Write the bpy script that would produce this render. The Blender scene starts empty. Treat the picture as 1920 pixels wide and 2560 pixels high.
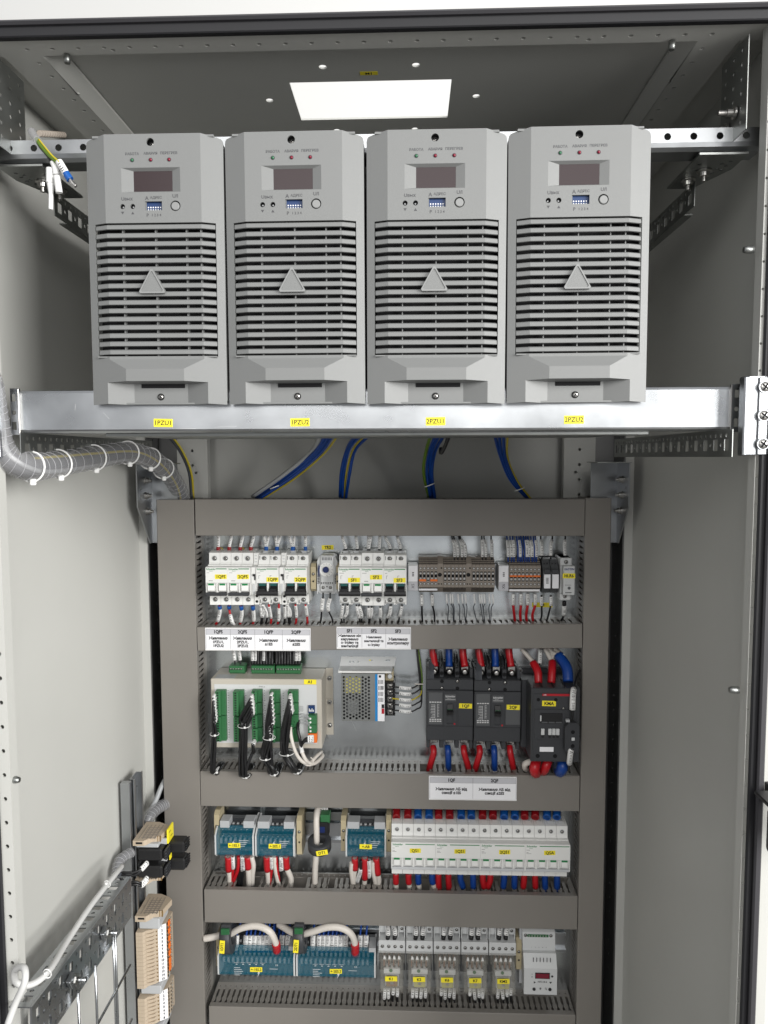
import bpy, math, random
from mathutils import Vector, Matrix
random.seed(7)
S = 0.001                                     # everything below is written in millimetres
scene = bpy.context.scene
C = scene.collection

# ------------------------------------------------------------------ camera
CAM = (43.41, -725.31, -392.36); YAW, PITCH, ROLL, FPX = -2.03, -4.27, -0.16, 1834.31
def cam_axes():
    y, p, r = (math.radians(a) for a in (YAW, PITCH, ROLL))
    f = Vector((math.sin(y)*math.cos(p), math.cos(y)*math.cos(p), math.sin(p)))
    ri = Vector((math.cos(y), -math.sin(y), 0)); u = ri.cross(f)
    return math.cos(r)*ri + math.sin(r)*u, -math.sin(r)*ri + math.cos(r)*u, f
RI, UP, FW = cam_axes()
cd = bpy.data.cameras.new('camera'); cam = bpy.data.objects.new('camera', cd); C.objects.link(cam)
cd.sensor_fit = 'HORIZONTAL'; cd.sensor_width = 36; cd.lens = FPX/1920*36
cd.clip_start = 0.01; cd.clip_end = 60
m = Matrix((RI, UP, -FW)).transposed().to_4x4(); m.translation = Vector(CAM)*S
cam.matrix_world = m; scene.camera = cam
def U(px, py, Y):                              # point of the depth plane Y that a ray meets (mm)
    v = FW + (px-960)/FPX*RI - (py-1280)/FPX*UP
    t = (Y-CAM[1])/v.y
    return Vector((CAM[0]+t*v.x, Y, CAM[2]+t*v.z))
# converters from enlarged crops of the study to photograph coordinates
def za(x, y): return 480+x/3.19, 1220+y/3.19
def zb(x, y): return 960+x/3.19, 1220+y/3.19
def zc(x, y): return 480+x/3.19, 1600+y/3.19
def zd(x, y): return 960+x/3.19, 1600+y/3.19
def ze(x, y): return 480+x/3.19, 2000+y/3.19
def zf(x, y): return 920+x/2.9625, 2000+y/2.9625
def zl(x, y): return x/3.072, 1900+y/3.072
def src(x, y): return x, y

# ------------------------------------------------------------------ light
world = bpy.data.worlds.new('World'); scene.world = world; world.use_nodes = True
bg = world.node_tree.nodes['Background']; bg.inputs[0].default_value = (0.95, 0.96, 0.98, 1); bg.inputs[1].default_value = 0.55
def lamp(name, loc, target, sx, sy, power, col):
    l = bpy.data.lights.new(name, 'AREA'); l.shape = 'RECTANGLE'; l.size = sx; l.size_y = sy; l.energy = power; l.color = col
    o = bpy.data.objects.new(name, l); C.objects.link(o); o.location = loc
    o.rotation_euler = (Vector(target)-Vector(loc)).to_track_quat('-Z', 'Y').to_euler(); return o
lamp('window_light', (2.6, -2.05, 0.0), (-0.2, 0.2, -0.9), 2.0, 1.7, 208, (1.0, 0.99, 0.965))
lamp('fill_lamp', (0.1, -2.6, 0.6), (0, 0.3, -1.1), 2.2, 1.2, 46, (1.0, 0.985, 0.96))  # added front fill to brighten the lower rows, not a known fixture
scene.view_settings.view_transform = 'Standard'; scene.view_settings.look = 'None'
scene.view_settings.exposure = 0.0; scene.view_settings.gamma = 1; scene.view_settings.use_curve_mapping = False

# ------------------------------------------------------------------ materials
MATS = {}
def mat(name, col, rough=.5, metal=0, bump=0, bscale=800, var=0, vscale=60, alpha=1, trans=0, spec=.5, coat=0, ior=1.45):
    M = bpy.data.materials.new(name); M.use_nodes = True; nt = M.node_tree; b = nt.nodes['Principled BSDF']
    c4 = (*col, 1)
    b.inputs['Base Color'].default_value = c4; b.inputs['Roughness'].default_value = rough
    b.inputs['Metallic'].default_value = metal; b.inputs['Alpha'].default_value = alpha
    b.inputs['Transmission Weight'].default_value = trans; b.inputs['Specular IOR Level'].default_value = spec
    b.inputs['Coat Weight'].default_value = coat; b.inputs['IOR'].default_value = ior
    tc = nt.nodes.new('ShaderNodeTexCoord')
    if bump:
        n = nt.nodes.new('ShaderNodeTexNoise'); n.inputs['Scale'].default_value = bscale; n.inputs['Detail'].default_value = 2
        bp = nt.nodes.new('ShaderNodeBump'); bp.inputs['Strength'].default_value = bump; bp.inputs['Distance'].default_value = .0004
        nt.links.new(tc.outputs['Object'], n.inputs['Vector']); nt.links.new(n.outputs['Fac'], bp.inputs['Height'])
        nt.links.new(bp.outputs['Normal'], b.inputs['Normal'])
    if var:
        n = nt.nodes.new('ShaderNodeTexNoise'); n.inputs['Scale'].default_value = vscale; n.inputs['Detail'].default_value = 4
        mr = nt.nodes.new('ShaderNodeMapRange'); mr.inputs[1].default_value = .15; mr.inputs[2].default_value = .85
        mr.inputs[3].default_value = 1-var; mr.inputs[4].default_value = 1+var
        mx = nt.nodes.new('ShaderNodeVectorMath'); mx.operation = 'SCALE'; mx.inputs[0].default_value = col
        nt.links.new(tc.outputs['Object'], n.inputs['Vector']); nt.links.new(n.outputs['Fac'], mr.inputs[0])
        nt.links.new(mr.outputs[0], mx.inputs['Scale']); nt.links.new(mx.outputs[0], b.inputs['Base Color'])
        mr2 = nt.nodes.new('ShaderNodeMapRange'); mr2.inputs[1].default_value = .15; mr2.inputs[2].default_value = .85
        mr2.inputs[3].default_value = max(.02, rough*(1-var*1.6)); mr2.inputs[4].default_value = min(1, rough*(1+var*1.6))
        nt.links.new(n.outputs['Fac'], mr2.inputs[0]); nt.links.new(mr2.outputs[0], b.inputs['Roughness'])
    MATS[name] = M
    return M
mat('cabinet_paint', (.46, .46, .435), .40, bump=.35, bscale=1300, var=.045, vscale=5)
mat('zinc', (.44, .455, .47), .30, 1, bump=.10, bscale=60, var=.22, vscale=14)
mat('zinc_plate', (.60, .63, .64), .23, 1, bump=.12, bscale=45, var=.28, vscale=9)
mat('zinc_dull', (.32, .33, .32), .42, 1, bump=.1, bscale=90, var=.10, vscale=30)
mat('post_shade', (.16, .16, .16), .45, 1, var=.1, vscale=20)  # shade of the gaps beside the rear posts, put into a darker metal colour
mat('rail_zinc', (.33, .34, .35), .34, 1, bump=.10, bscale=60, var=.22, vscale=14)
mat('steel', (.45, .44, .42), .3, 1)
mat('duct', (.20, .186, .168), .40, bump=.2, bscale=1200, var=.05, vscale=9)
mat('module_grey', (.172, .176, .174), .45, bump=.35, bscale=2500, var=.015, vscale=20)
mat('module_light', (.215, .219, .217), .45)
mat('white_plastic', (.74, .74, .72), .38, var=.02, vscale=40)
mat('white_toggle', (.80, .80, .78), .3)
mat('tube_white', (.72, .72, .71), .5)
mat('paper', (.80, .80, .82), .6)
mat('paper_grey', (.50, .50, .53), .6)
mat('grey_plastic', (.42, .43, .44), .42)
mat('light_grey', (.55, .56, .56), .4)
mat('green', (.012, .20, .06), .35)
mat('teal_window', (.01, .08, .075), .3)
mat('black', (.012, .012, .013), .42)
mat('rubber', (.010, .010, .012), .55)
mat('rubber_grey', (.035, .034, .038), .5)
mat('dark', (.004, .004, .005), .9)
mat('charcoal', (.038, .040, .044), .42, bump=.2, bscale=3000)
mat('charcoal_light', (.085, .088, .092), .4)
mat('yellow', (.85, .72, .03), .35)
mat('ink', (.012, .012, .014), .6)
mat('ink_grey', (.06, .06, .065), .6)
mat('ink_white', (.6, .6, .6), .6)
mat('red_wire', (.42, .008, .014), .35)
mat('blue_wire', (.004, .045, .24), .35)
mat('black_wire', (.010, .010, .011), .33)
mat('white_wire', (.62, .58, .53), .38)
mat('grey_wire', (.33, .34, .35), .4)
mat('thin_grey', (.06, .065, .075), .4)
mat('yellow_wire', (.45, .36, .02), .4)
mat('greenyellow', (.10, .18, .015), .4)
mat('red_boot', (.25, .006, .010), .35)
mat('blue_boot', (.005, .075, .30), .35)
mat('red_line', (.40, .01, .02), .4)
mat('terminal_tan', (.26, .225, .19), .5, var=.03, vscale=60)
mat('terminal_beige', (.44, .36, .27), .5, var=.03, vscale=60)
mat('beige', (.46, .43, .37), .45, bump=.2, bscale=2000)
mat('clamp_beige', (.42, .36, .23), .5)
mat('orange', (.75, .16, .02), .45)
mat('green_block', (.03, .135, .05), .4)
mat('green_dark', (.02, .11, .04), .4)
mat('blue_dip', (.006, .03, .11), .5)
mat('blue_knob', (.008, .02, .10), .4)
mat('blue_stripe', (.01, .22, .55), .4)
mat('brass', (.60, .38, .16), .3, 1)
mat('copper', (.28, .15, .10), .4, .6)
mat('teal_cover', (.006, .13, .20), .10, alpha=.34, spec=.9)
mat('clear_cover', (.56, .54, .48), .10, alpha=.12, spec=.9)
mat('spiral_film', (.36, .36, .37), .25, alpha=.42, spec=.6)
mat('spiral_edge', (.5, .5, .52), .3, alpha=.6)
mat('pale_wire', (.52, .52, .51), .4)
mat('display_glass', (.030, .019, .021), .30, spec=.25)
mat('led_green', (.03, .12, .06), .15); mat('led_red', (.16, .005, .02), .15)
mat('room_white', (.58, .58, .57), .7, var=.02, vscale=2)
mat('floor_grey', (.16, .155, .15), .5, var=.05, vscale=3)
mat('coil_yellow', (.42, .40, .14), .45)
mat('amber', (.20, .12, .04), .35)
mat('inner_yellow', (.72, .66, .22), .6)

# ------------------------------------------------------------------ mesh builder (local x right, z up, d = distance towards the viewer = -y)
FILLC = {}
def fill_mesh(key, outer, holes, thick):
    if key is not None and key in FILLC: return FILLC[key]
    cu = bpy.data.curves.new('tmp', 'CURVE'); cu.dimensions = '2D'; cu.fill_mode = 'BOTH' if thick else 'BACK'; cu.extrude = thick/2
    for poly in [outer]+holes:
        sp = cu.splines.new('POLY'); sp.points.add(len(poly)-1)
        for i, q in enumerate(poly): sp.points[i].co = (q[0], q[1], 0, 1)
        sp.use_cyclic_u = True
    o = bpy.data.objects.new('tmp', cu); me = bpy.data.meshes.new_from_object(o)
    r = ([tuple(v.co) for v in me.vertices], [tuple(p.vertices) for p in me.polygons])
    bpy.data.objects.remove(o); bpy.data.curves.remove(cu); bpy.data.meshes.remove(me)
    if key is not None: FILLC[key] = r
    return r
TXT = {}
def text_mesh(s, bold):
    k = (s, bold)
    if k in TXT: return TXT[k]
    cu = bpy.data.curves.new('tmp', 'FONT'); cu.body = s; cu.size = 1; cu.align_x = 'CENTER'; cu.align_y = 'CENTER'
    cu.offset = bold; cu.resolution_u = 2
    o = bpy.data.objects.new('tmp', cu); me = bpy.data.meshes.new_from_object(o)
    r = ([tuple(v.co) for v in me.vertices], [tuple(p.vertices) for p in me.polygons])
    bpy.data.objects.remove(o); bpy.data.curves.remove(cu); bpy.data.meshes.remove(me)
    TXT[k] = r; return r
def circ(cx, cy, r, n=14): return [(cx+r*math.cos(2*math.pi*i/n), cy+r*math.sin(2*math.pi*i/n)) for i in range(n)]
def rect(x0, x1, y0, y1): return [(x0, y0), (x1, y0), (x1, y1), (x0, y1)]
class MB:
    def __init__(s): s.v = []; s.f = []; s.fm = []; s.fs = []; s.M = None; s.mats = []
    def add(s, vs, fs, m, smooth=False):
        b = len(s.v)
        for q in vs: s.v.append(tuple(s.M @ Vector(q)) if s.M is not None else tuple(q))
        if m not in s.mats: s.mats.append(m)
        k = s.mats.index(m)
        for i, f in enumerate(fs):
            s.f.append([b+j for j in f]); s.fm.append(k); s.fs.append(smooth[i] if isinstance(smooth, list) else smooth)
        return s
    def box(s, x0, x1, z0, z1, d0, d1, m, c=0):
        if x0 > x1: x0, x1 = x1, x0
        if z0 > z1: z0, z1 = z1, z0
        y0, y1 = -max(d0, d1), -min(d0, d1)
        c = min(c, (x1-x0)*.45, (z1-z0)*.45, (y1-y0)*.45)
        if c <= 0:
            v = [(x, y, z) for x in (x0, x1) for y in (y0, y1) for z in (z0, z1)]
            return s.add(v, [(0, 1, 3, 2), (4, 6, 7, 5), (0, 4, 5, 1), (2, 3, 7, 6), (0, 2, 6, 4), (1, 5, 7, 3)], m)
        lo = (x0, y0, z0); hi = (x1, y1, z1); v = []; idx = {}
        for sx in (0, 1):
            for sy in (0, 1):
                for sz in (0, 1):
                    sg = (sx, sy, sz)
                    for a in range(3):
                        q = [hi[k] if sg[k] else lo[k] for k in range(3)]
                        for k in range(3):
                            if k != a: q[k] += -c if sg[k] else c
                        idx[(sg, a)] = len(v); v.append(tuple(q))
        f = []
        for a in range(3):
            o = [k for k in range(3) if k != a]
            for sa in (0, 1):
                r = []
                for (p, q) in ((0, 0), (0, 1), (1, 1), (1, 0)):
                    sg = [0, 0, 0]; sg[a] = sa; sg[o[0]] = p; sg[o[1]] = q; r.append(idx[(tuple(sg), a)])
                f.append(r)
            for p in (0, 1):
                for q in (0, 1):
                    s0 = [0, 0, 0]; s1 = [0, 0, 0]; s0[o[0]] = s1[o[0]] = p; s0[o[1]] = s1[o[1]] = q; s0[a] = 0; s1[a] = 1
                    f.append([idx[(tuple(s0), o[0])], idx[(tuple(s1), o[0])], idx[(tuple(s1), o[1])], idx[(tuple(s0), o[1])]])
        for sx in (0, 1):
            for sy in (0, 1):
                for sz in (0, 1): f.append([idx[((sx, sy, sz), a)] for a in range(3)])
        return s.add(v, f, m)
    def prism(s, pts, a, b, axis, m):
        def P(u, w, t):
            if axis == 'x': return (t, -w, u)       # pts = (z, d)
            if axis == 'z': return (u, -w, t)       # pts = (x, d)
            return (u, -t, w)                        # pts = (x, z)
        n = len(pts)
        v = [P(u, w, a) for u, w in pts]+[P(u, w, b) for u, w in pts]
        f = [list(range(n)), list(range(2*n-1, n-1, -1))]+[(i, (i+1) % n, n+(i+1) % n, n+i) for i in range(n)]
        return s.add(v, f, m)
    def quadpoly(s, pts, m): return s.add(pts, [list(range(len(pts)))], m)
    def lathe(s, prof, o, ax, m, n=14, smooth=True):
        ax = Vector(ax).normalized(); t = Vector((0, 0, 1)) if abs(ax.z) < .9 else Vector((1, 0, 0))
        e1 = ax.cross(t).normalized(); e2 = ax.cross(e1); o = Vector(o); v = []; f = []; sm = []
        for r, h in prof:
            for i in range(n):
                a = 2*math.pi*i/n; v.append(tuple(o+ax*h+e1*r*math.cos(a)+e2*r*math.sin(a)))
        for k in range(len(prof)-1):
            for i in range(n):
                j = (i+1) % n; f.append((k*n+i, k*n+j, (k+1)*n+j, (k+1)*n+i)); sm.append(smooth)
        f.append(tuple(range(n-1, -1, -1))); sm.append(False)
        L = (len(prof)-1)*n; f.append(tuple(L+i for i in range(n))); sm.append(False)
        return s.add(v, f, m, sm)
    def disc(s, cx, cz, r, d0, d1, m, n=16, c=0):
        prof = [(r, 0), (r, d1-d0)] if not c else [(r, 0), (r, d1-d0-c), (r-c, d1-d0)]
        return s.lathe(prof, (cx, -d0, cz), (0, -1, 0), m, n, smooth=not c)
    def screw(s, cx, cz, r, d, m='steel', dark=True, rot=.6):
        if dark: s.disc(cx, cz, r*1.35, d, d+.12, 'dark', 16)
        s.lathe([(r, 0), (r, r*.25), (r*.8, r*.45), (r*.3, r*.55)], (cx, -d-.1, cz), (0, -1, 0), m, 14)
        M0 = s.M; R = Matrix.Translation((cx, 0, cz)) @ Matrix.Rotation(rot, 4, 'Y')
        s.M = (M0 @ R) if M0 is not None else R
        s.box(-r*.7, r*.7, -r*.14, r*.14, d+r*.4, d+r*.66, 'dark'); s.box(-r*.14, r*.14, -r*.7, r*.7, d+r*.4, d+r*.67, 'dark')
        s.M = M0
    def tube(s, pts, r, m, n=8, sub=6, rfun=None, ends=True):
        P = smooth_path(pts, sub); v = []; f = []
        T0 = (P[1]-P[0]).normalized(); a = Vector((0, 1, 0)) if abs(T0.y) < .8 else Vector((1, 0, 0))
        N = (a-T0*a.dot(T0)).normalized()
        for i, p in enumerate(P):
            T = (P[min(i+1, len(P)-1)]-P[max(i-1, 0)]).normalized()
            N = (N-T*N.dot(T)).normalized(); B = T.cross(N)
            rr = rfun(i/(len(P)-1)) if rfun else r
            for k in range(n):
                an = 2*math.pi*k/n; v.append(tuple(p+N*rr*math.cos(an)+B*rr*math.sin(an)))
        for i in range(len(P)-1):
            for k in range(n): f.append((i*n+k, i*n+(k+1) % n, (i+1)*n+(k+1) % n, (i+1)*n+k))
        sm = [True]*len(f)
        if ends:
            f.append(tuple(range(n-1, -1, -1))); f.append(tuple((len(P)-1)*n+k for k in range(n))); sm += [False, False]
        return s.add(v, f, m, sm)
    def plate(s, outer, holes, d0, d1, m, key=None):
        v, f = fill_mesh(key, outer, holes, d1-d0)
        mid = (d0+d1)/2
        return s.add([(a, -mid-c, b) for a, b, c in v], f, m)
    def text(s, t, cx, cz, d, size, m='ink', bold=.0, rot=0, sx=1.0):
        v, f = text_mesh(t, bold); ca, sa = math.cos(rot), math.sin(rot)
        return s.add([(cx+(a*sx*ca-b*sa)*size, -d, cz+(a*sx*sa+b*ca)*size) for a, b, c in v], f, m)
    def build(s, name, parent=None, fixn=True, label=None):
        me = bpy.data.meshes.new(name)
        me.from_pydata([(a*S, b*S, c*S) for a, b, c in s.v], [], s.f)
        for k in s.mats: me.materials.append(MATS[k])
        me.polygons.foreach_set('material_index', s.fm); me.polygons.foreach_set('use_smooth', s.fs)
        if fixn:
            import bmesh
            bm = bmesh.new(); bm.from_mesh(me); bmesh.ops.recalc_face_normals(bm, faces=bm.faces); bm.to_mesh(me); bm.free()
        o = bpy.data.objects.new(name, me); C.objects.link(o)
        if parent is not None: o.parent = parent
        if label: o['label'] = label
        return o
def smooth_path(pts, sub):
    P = [Vector(p) for p in pts]
    if len(P) == 2: return [P[0].lerp(P[1], i/3) for i in range(4)]
    Q = [P[0]*2-P[1]]+P+[P[-1]*2-P[-2]]; out = []
    for i in range(1, len(Q)-2):
        for k in range(sub):
            t = k/sub; a, b, c, d = Q[i-1], Q[i], Q[i+1], Q[i+2]
            out.append(.5*((2*b)+(c-a)*t+(2*a-5*b+4*c-d)*t*t+(3*b-3*c+d-a)*t**3))
    out.append(P[-1]); return out
def cut(path, t0, t1):
    n = len(path)-1; out = []
    def at(t):
        x = max(0, min(n-1e-6, t*n)); i = int(x); return path[i].lerp(path[i+1], x-i)
    k = max(2, int((t1-t0)*n)+1)
    return [at(t0+(t1-t0)*i/k) for i in range(k+1)]
def thing(name, label, cat, loc=(0, 0, 0), group=None, rot=None):
    o = bpy.data.objects.new(name, None); C.objects.link(o); o.location = Vector(loc)*S; o.empty_display_size = .01
    if rot: o.rotation_euler = rot
    o['label'] = label; o['category'] = cat
    if group: o['group'] = group
    return o
def tag(o, label, cat, group=None):
    o['label'] = label; o['category'] = cat
    if group: o['group'] = group
    return o
def sticker(parent, txt, cx, cz, w, h, d, size=None, rot=0, bold=.02, col='yellow', M=None, ink='ink', sx=1.0):
    b = MB(); rot += math.radians(((int(cx*13+cz*7) % 7)-3)*.45); R = Matrix.Translation((cx, 0, cz)) @ Matrix.Rotation(-rot, 4, 'Y'); b.M = R if M is None else M @ R
    b.box(-w/2, w/2, -h/2, h/2, d+.05, d+.35, col, .1)
    o = b.build('name_label', parent)
    if txt:
        t = MB(); t.M = b.M; t.text(txt, 0, -h*.02, d+.5, (size or h*.62)*1.2, ink, bold+.012, sx=sx*.98); t.build('lettering', o, fixn=False)
    return o
ORD = ['first', 'second', 'third', 'fourth', 'fifth', 'sixth', 'seventh', 'eighth', 'ninth', 'tenth', 'eleventh', 'twelfth', 'thirteenth', 'fourteenth', 'fifteenth', 'sixteenth', 'seventeenth', 'eighteenth', 'nineteenth', 'twentieth']
PL = 498.0                                     # front of the mounting plate

# ================================================================== the room and the cabinet
b = MB(); b.box(-3500, 3500, -2100, 2000, -760, -700, 'room_white'); w_ = b.build('wall'); w_['kind'] = 'structure'
b = MB(); b.box(-3500, 3500, -2120, -2060, -690, 3500, 'floor_grey'); w_ = b.build('floor'); w_['kind'] = 'structure'

HB = -1980
cab = thing('electrical_cabinet', 'open light grey steel enclosure housing all the equipment', 'cabinet', (0, 0, HB))
def cb(): 
    q = MB(); q.M = Matrix.Translation((0, 0, -HB)); return q
# roof panel with its fan cut-out
b = cb(); b.M = b.M @ Matrix.Rotation(math.radians(-90), 4, 'X')      # plate (x, z) -> (x, depth)
# local plate: x, z->depth ; d -> world up
R_ = Matrix(((1, 0, 0, 0), (0, 0, 1, 0), (0, -1, 0, 0), (0, 0, 0, 1)))
def horiz(z): return Matrix.Translation((0, 0, -HB+z)) @ Matrix(((1, 0, 0, 0), (0, 0, 1, 0), (0, -1, 0, 0), (0, 0, 0, 1)))
# horiz maps (x, -d, zz) -> (x, zz, d)
b.M = horiz(0)
b.plate(rect(-399, 399, 2, 560), [rect(-87.5, 88.5, 101, 190), circ(-47.5, 70.5, 4.2, 18), circ(49.7, 70.5, 4.2, 18), circ(-116.5, 139.5, 4.2, 18), circ(118.3, 139.2, 4.2, 18), circ(-47.5, 220, 4.2), circ(49.7, 220, 4.2)], 14, 16, 'cabinet_paint')
roof = b.build('roof_panel', cab)
st = MB(); st.M = horiz(0); st.box(-9.5, 9.5, 81, 88, 13.7, 13.9, 'yellow'); lb = st.build('name_label', roof)
st = MB(); v, f = text_mesh('M1', .02); st.add([(a*6.5, 84.4+c2*6.5, -HB+13.55) for a, c2, _ in v], f, 'ink'); st.build('lettering', lb, fixn=False)
# perforated roof frame
def frame_strip(holes, outer, z0=0, t=2):
    b.M = horiz(z0); b.plate(outer, holes, 0, t, 'cabinet_paint')
b = cb()
frame_strip([circ(-325+25*k, 0, 2.3, 10) for k in range(27)]+[circ(-243, 4.5, 2.3, 10), circ(212, 5.0, 2.3, 10)], rect(-376, 376, -20, 11.5))
for sx in (-1, 1):
    frame_strip([circ(sx*325.5, 25+25*k, 2.3, 10) for k in range(19)]+[circ(sx*316, 88, 2.3, 10), circ(sx*316, 388, 2.3, 10)], rect(*sorted((sx*316, sx*354.5)), 11.5, 500))
frame_strip([circ(-325+25*k, 512, 2.3, 8) for k in range(27)], rect(-376, 376, 500, 530))
for sx in (-1, 1):
    b.M = None
    def BX(x0, x1, y0, y1, z0, z1, m='cabinet_paint'): b.M = Matrix.Translation((0, 0, -HB)); b.box(x0, x1, z0, z1, -y0, -y1, m)
    # chamfered inner lip rising to the roof panel
    b.M = Matrix.Translation((0, 0, -HB))
    q = [(sx*316, 0), (sx*302, -10), (sx*302, -13), (sx*304, -13), (sx*316, -2.5)]
    vv = [(x, y, -z) for y in (11.5, 500) for x, z in q]
    n5 = 5; b.add(vv, [list(range(5)), list(range(9, 4, -1))]+[(i, (i+1) % 5, 5+(i+1) % 5, 5+i) for i in range(5)], 'cabinet_paint')
    BX(*sorted((sx*354.5, sx*352.5)), 11.5, 500, 2, 14)
BX(-376, 376, -20, -18, 2, 16)
BX(-350, 350, -8, 8, 6, 7, 'dark')  # dark sheets over the punched holes stand in for shade inside the channel
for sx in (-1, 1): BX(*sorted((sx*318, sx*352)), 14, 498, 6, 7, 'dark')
BX(-302, 302, 9.5, 11.5, 2, 13.5)
fr = b.build('roof_frame', cab)
for x, y in ((-290, 3.5), (291, 3.5)):
    b = cb(); b.lathe([(3.2, 0), (3.2, 4), (2.8, 8)], (x, y+5, -1), (0, 0, -1), 'zinc_dull', 12); b.build('bolt', cab)
# side panels, back panel, floor plate
for sx in (-1, 1):
    b = cb(); b.box(*sorted((sx*397, sx*399)), HB, 16, -560, 12, 'cabinet_paint'); b.build('side_panel', cab)
b = cb(); b.box(-399, 399, HB, 16, -562, -560, 'cabinet_paint'); b.build('back_panel', cab)
b = cb(); b.box(-397, 397, HB, HB+20, -560, -20, 'cabinet_paint'); b.build('floor_plate', cab)
# front posts: perforated face, closed box behind it
for sx in (-1, 1):
    b = cb(); b.M = Matrix.Translation((0, 0, -HB))
    xi = 361 if sx < 0 else 369.6; x0, x1 = sorted((sx*xi, sx*398)); xh = sx*(367.5 if sx < 0 else 371.2)
    hs = [circ(xh, -12.5-25*k, 2.3 if sx < 0 else 1.3, 8) for k in range(76)]
    b.plate(rect(x0, x1, HB+10, 0), hs, 16, 18, 'cabinet_paint')
    b.box(*sorted((sx*xi, sx*(xi+1.5))), HB+10, 0, 4, 16, 'cabinet_paint')
    b.box(*sorted((sx*372, sx*397)), HB+10, 0, 2, 4, 'cabinet_paint')
    b.build('front_post', cab)
    # rear posts
    b = cb()
    b.plate(rect(*sorted((sx*384, sx*397)), HB+10, 14), [], -450, -448, 'cabinet_paint')
    b.M = Matrix.Translation((0, 0, -HB)) @ Matrix(((0, sx*1, 0, sx*384), (1, 0, 0, 0), (0, 0, 1, 0), (0, 0, 0, 1)))
    # local x -> depth, local -y(d) -> towards centre
    b.plate(rect(450, 505, HB+10, 14), [circ(480, -12.5-25*k, 2.0, 8) for k in range(76)], 0, 2, 'post_shade')
    b.M = Matrix.Translation((0, 0, -HB))
    b.plate(rect(*sorted((sx*300, sx*352)), HB+10, 14), [circ(sx*326, -5.5-25*k, 2.5, 10) for k in range(76)]+[circ(sx*320, -418+200*j, 2.5, 10) for j in range(-6, 3)], -514, -512, 'cabinet_paint')
    b.box(*sorted((sx*300, sx*302)), HB+10, 14, -528, -514, 'cabinet_paint'); b.box(*sorted((sx*352, sx*384)), HB+10, 14, -514, -512, 'post_shade')
    b.build('rear_post', cab)
# rubber gasket round the door opening
b = cb()
def gasket(sx):
    pass
for (x0, x1, d0, d1, m_) in ((372.5, 386, 18, 22, 'rubber'), (378.5, 385.3, 22, 27, 'rubber_grey')):
    for sx in (-1, 1): b.box(*sorted((sx*x0, sx*x1)), HB+10, 12, d0, d1, m_, 1.5)
b.build('door_gasket', cab)
b = cb()
def topg(z0, z1, d0, d1, m_, c=2):
    b.box(-378, 378, z0, z1, d0, d1, m_, c)
topg(-3, 8, 19, 27, 'rubber', 1)
topg(6.0, 10.5, 24, 32, 'rubber_grey', 2)
b.build('door_gasket', cab)
for z, sx in ((-200, 1), (-720, -1), (-1380, -1), (-620, 1), (-1250, 1)):
    b = cb(); b.lathe([(3.5, 0), (3.5, 6), (2.6, 9)], (sx*364, -12, z), (-sx, 0, .0), 'zinc_dull', 12); b.build('bolt', cab)
# door hinge seen outside on the right
b = MB(); b.M = None
t = thing('door_hinge', 'black door hinge on the outer right edge of the cabinet', 'hinge', tuple(U(1918, 2003, -48)))
hx = U(1918, 2003, -48).x; b.box(389.5-hx, 398-hx, -8, 6, -29.8, 4, 'black', .8); b.box(-8, 45, 2, 6, -10, 30, 'black', 1); b.lathe([(11, 0), (13, 4), (13, 38), (10, 44)], (9, -12, -45), (0, 0, 1), 'charcoal', 18); b.box(5, 45, -40, -5, 5, 18, 'black', 2)
b.build('hinge_body', t)
b = MB(); b.lathe([(4, 0), (4, 10)], (9, -12, -55), (0, 0, 1), 'steel', 10); b.build('hinge_pin', t)

# ------------------------------------------------------------------ galvanised rails
def depthM(sx, X):   # plate local (x -> depth, z -> up, d -> towards the centre of the cabinet)
    return Matrix(((0, sx*1, 0, X), (1, 0, 0, 0), (0, 0, 1, 0), (0, 0, 0, 1)))
def punched_rail(label, sx, X, y0, y1, ztop, hgt, mode=0):
    t = thing('punched_rail', label, 'rail', (X, y0, ztop), group='punched galvanised depth rails along the cabinet sides')
    L = y1-y0; holes = []; mt_ = 'zinc' if mode else 'zinc_dull'
    if mode == 0:
        n = int((L-10)//25)
        for k in range(2*n+1): holes.append(circ(12.5+12.5*k, -5.5, 2.2, 9))
        for k in range(n+1):
            holes.append(rect(12.5+25*k-5, 12.5+25*k+5, -hgt+6, -hgt+17))
            if 25+25*k < L-3: holes.append(circ(25+25*k, -hgt+11.5, 2.2, 9))
    else:
        n = int((L-10)//25)
        for k in range(n+1):
            holes.append(rect(12.5+25*k-4, 12.5+25*k+4, -hgt+8, -hgt+19)); holes.append(rect(12.5+25*k-4, 12.5+25*k+4, -19, -8))
            for zz in (-hgt/2-7, -hgt/2+7): holes.append(circ(12.5+25*k, zz, 2.4, 9)); holes.append(circ(25+25*k, zz, 2.4, 9))
            holes.append(circ(25+25*k, -6, 2.4, 9)); holes.append(circ(25+25*k, -hgt+6, 2.4, 9))
    holes = [h for h in holes if all(2 < p[0] < L-2 for p in h)]
    b = MB(); b.M = depthM(sx, 0); b.plate(rect(0, L, -hgt, 0), holes, 0, .8 if not mode else 2, mt_); b.build('rail_web', t)
    b = MB()
    fw = 22 if mode else 9; fs = 0 if mode else 30
    hh = [rect(12.5+25*k-5, 12.5+25*k+5, 5, 17) for k in range(int((L-10)//25)+1)]+[circ(25+25*k, 11, 2.4, 8) for k in range(int((L-10)//25))]
    b.M = Matrix(((0, 0, sx, 0), (1, 0, 0, 0), (0, 1, 0, 0), (0, 0, 0, 1)))  # plate x->depth, z->outwards
    b.plate(rect(fs, L, 0.2, fw), hh if mode else [], 0, 1.5, mt_); b.M = Matrix.Translation((0, 0, -hgt)) @ b.M; b.plate(rect(fs, L, 0.2, fw), [], -1.5, 0, mt_)
    b.build('rail_flange', t)
    return t
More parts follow.
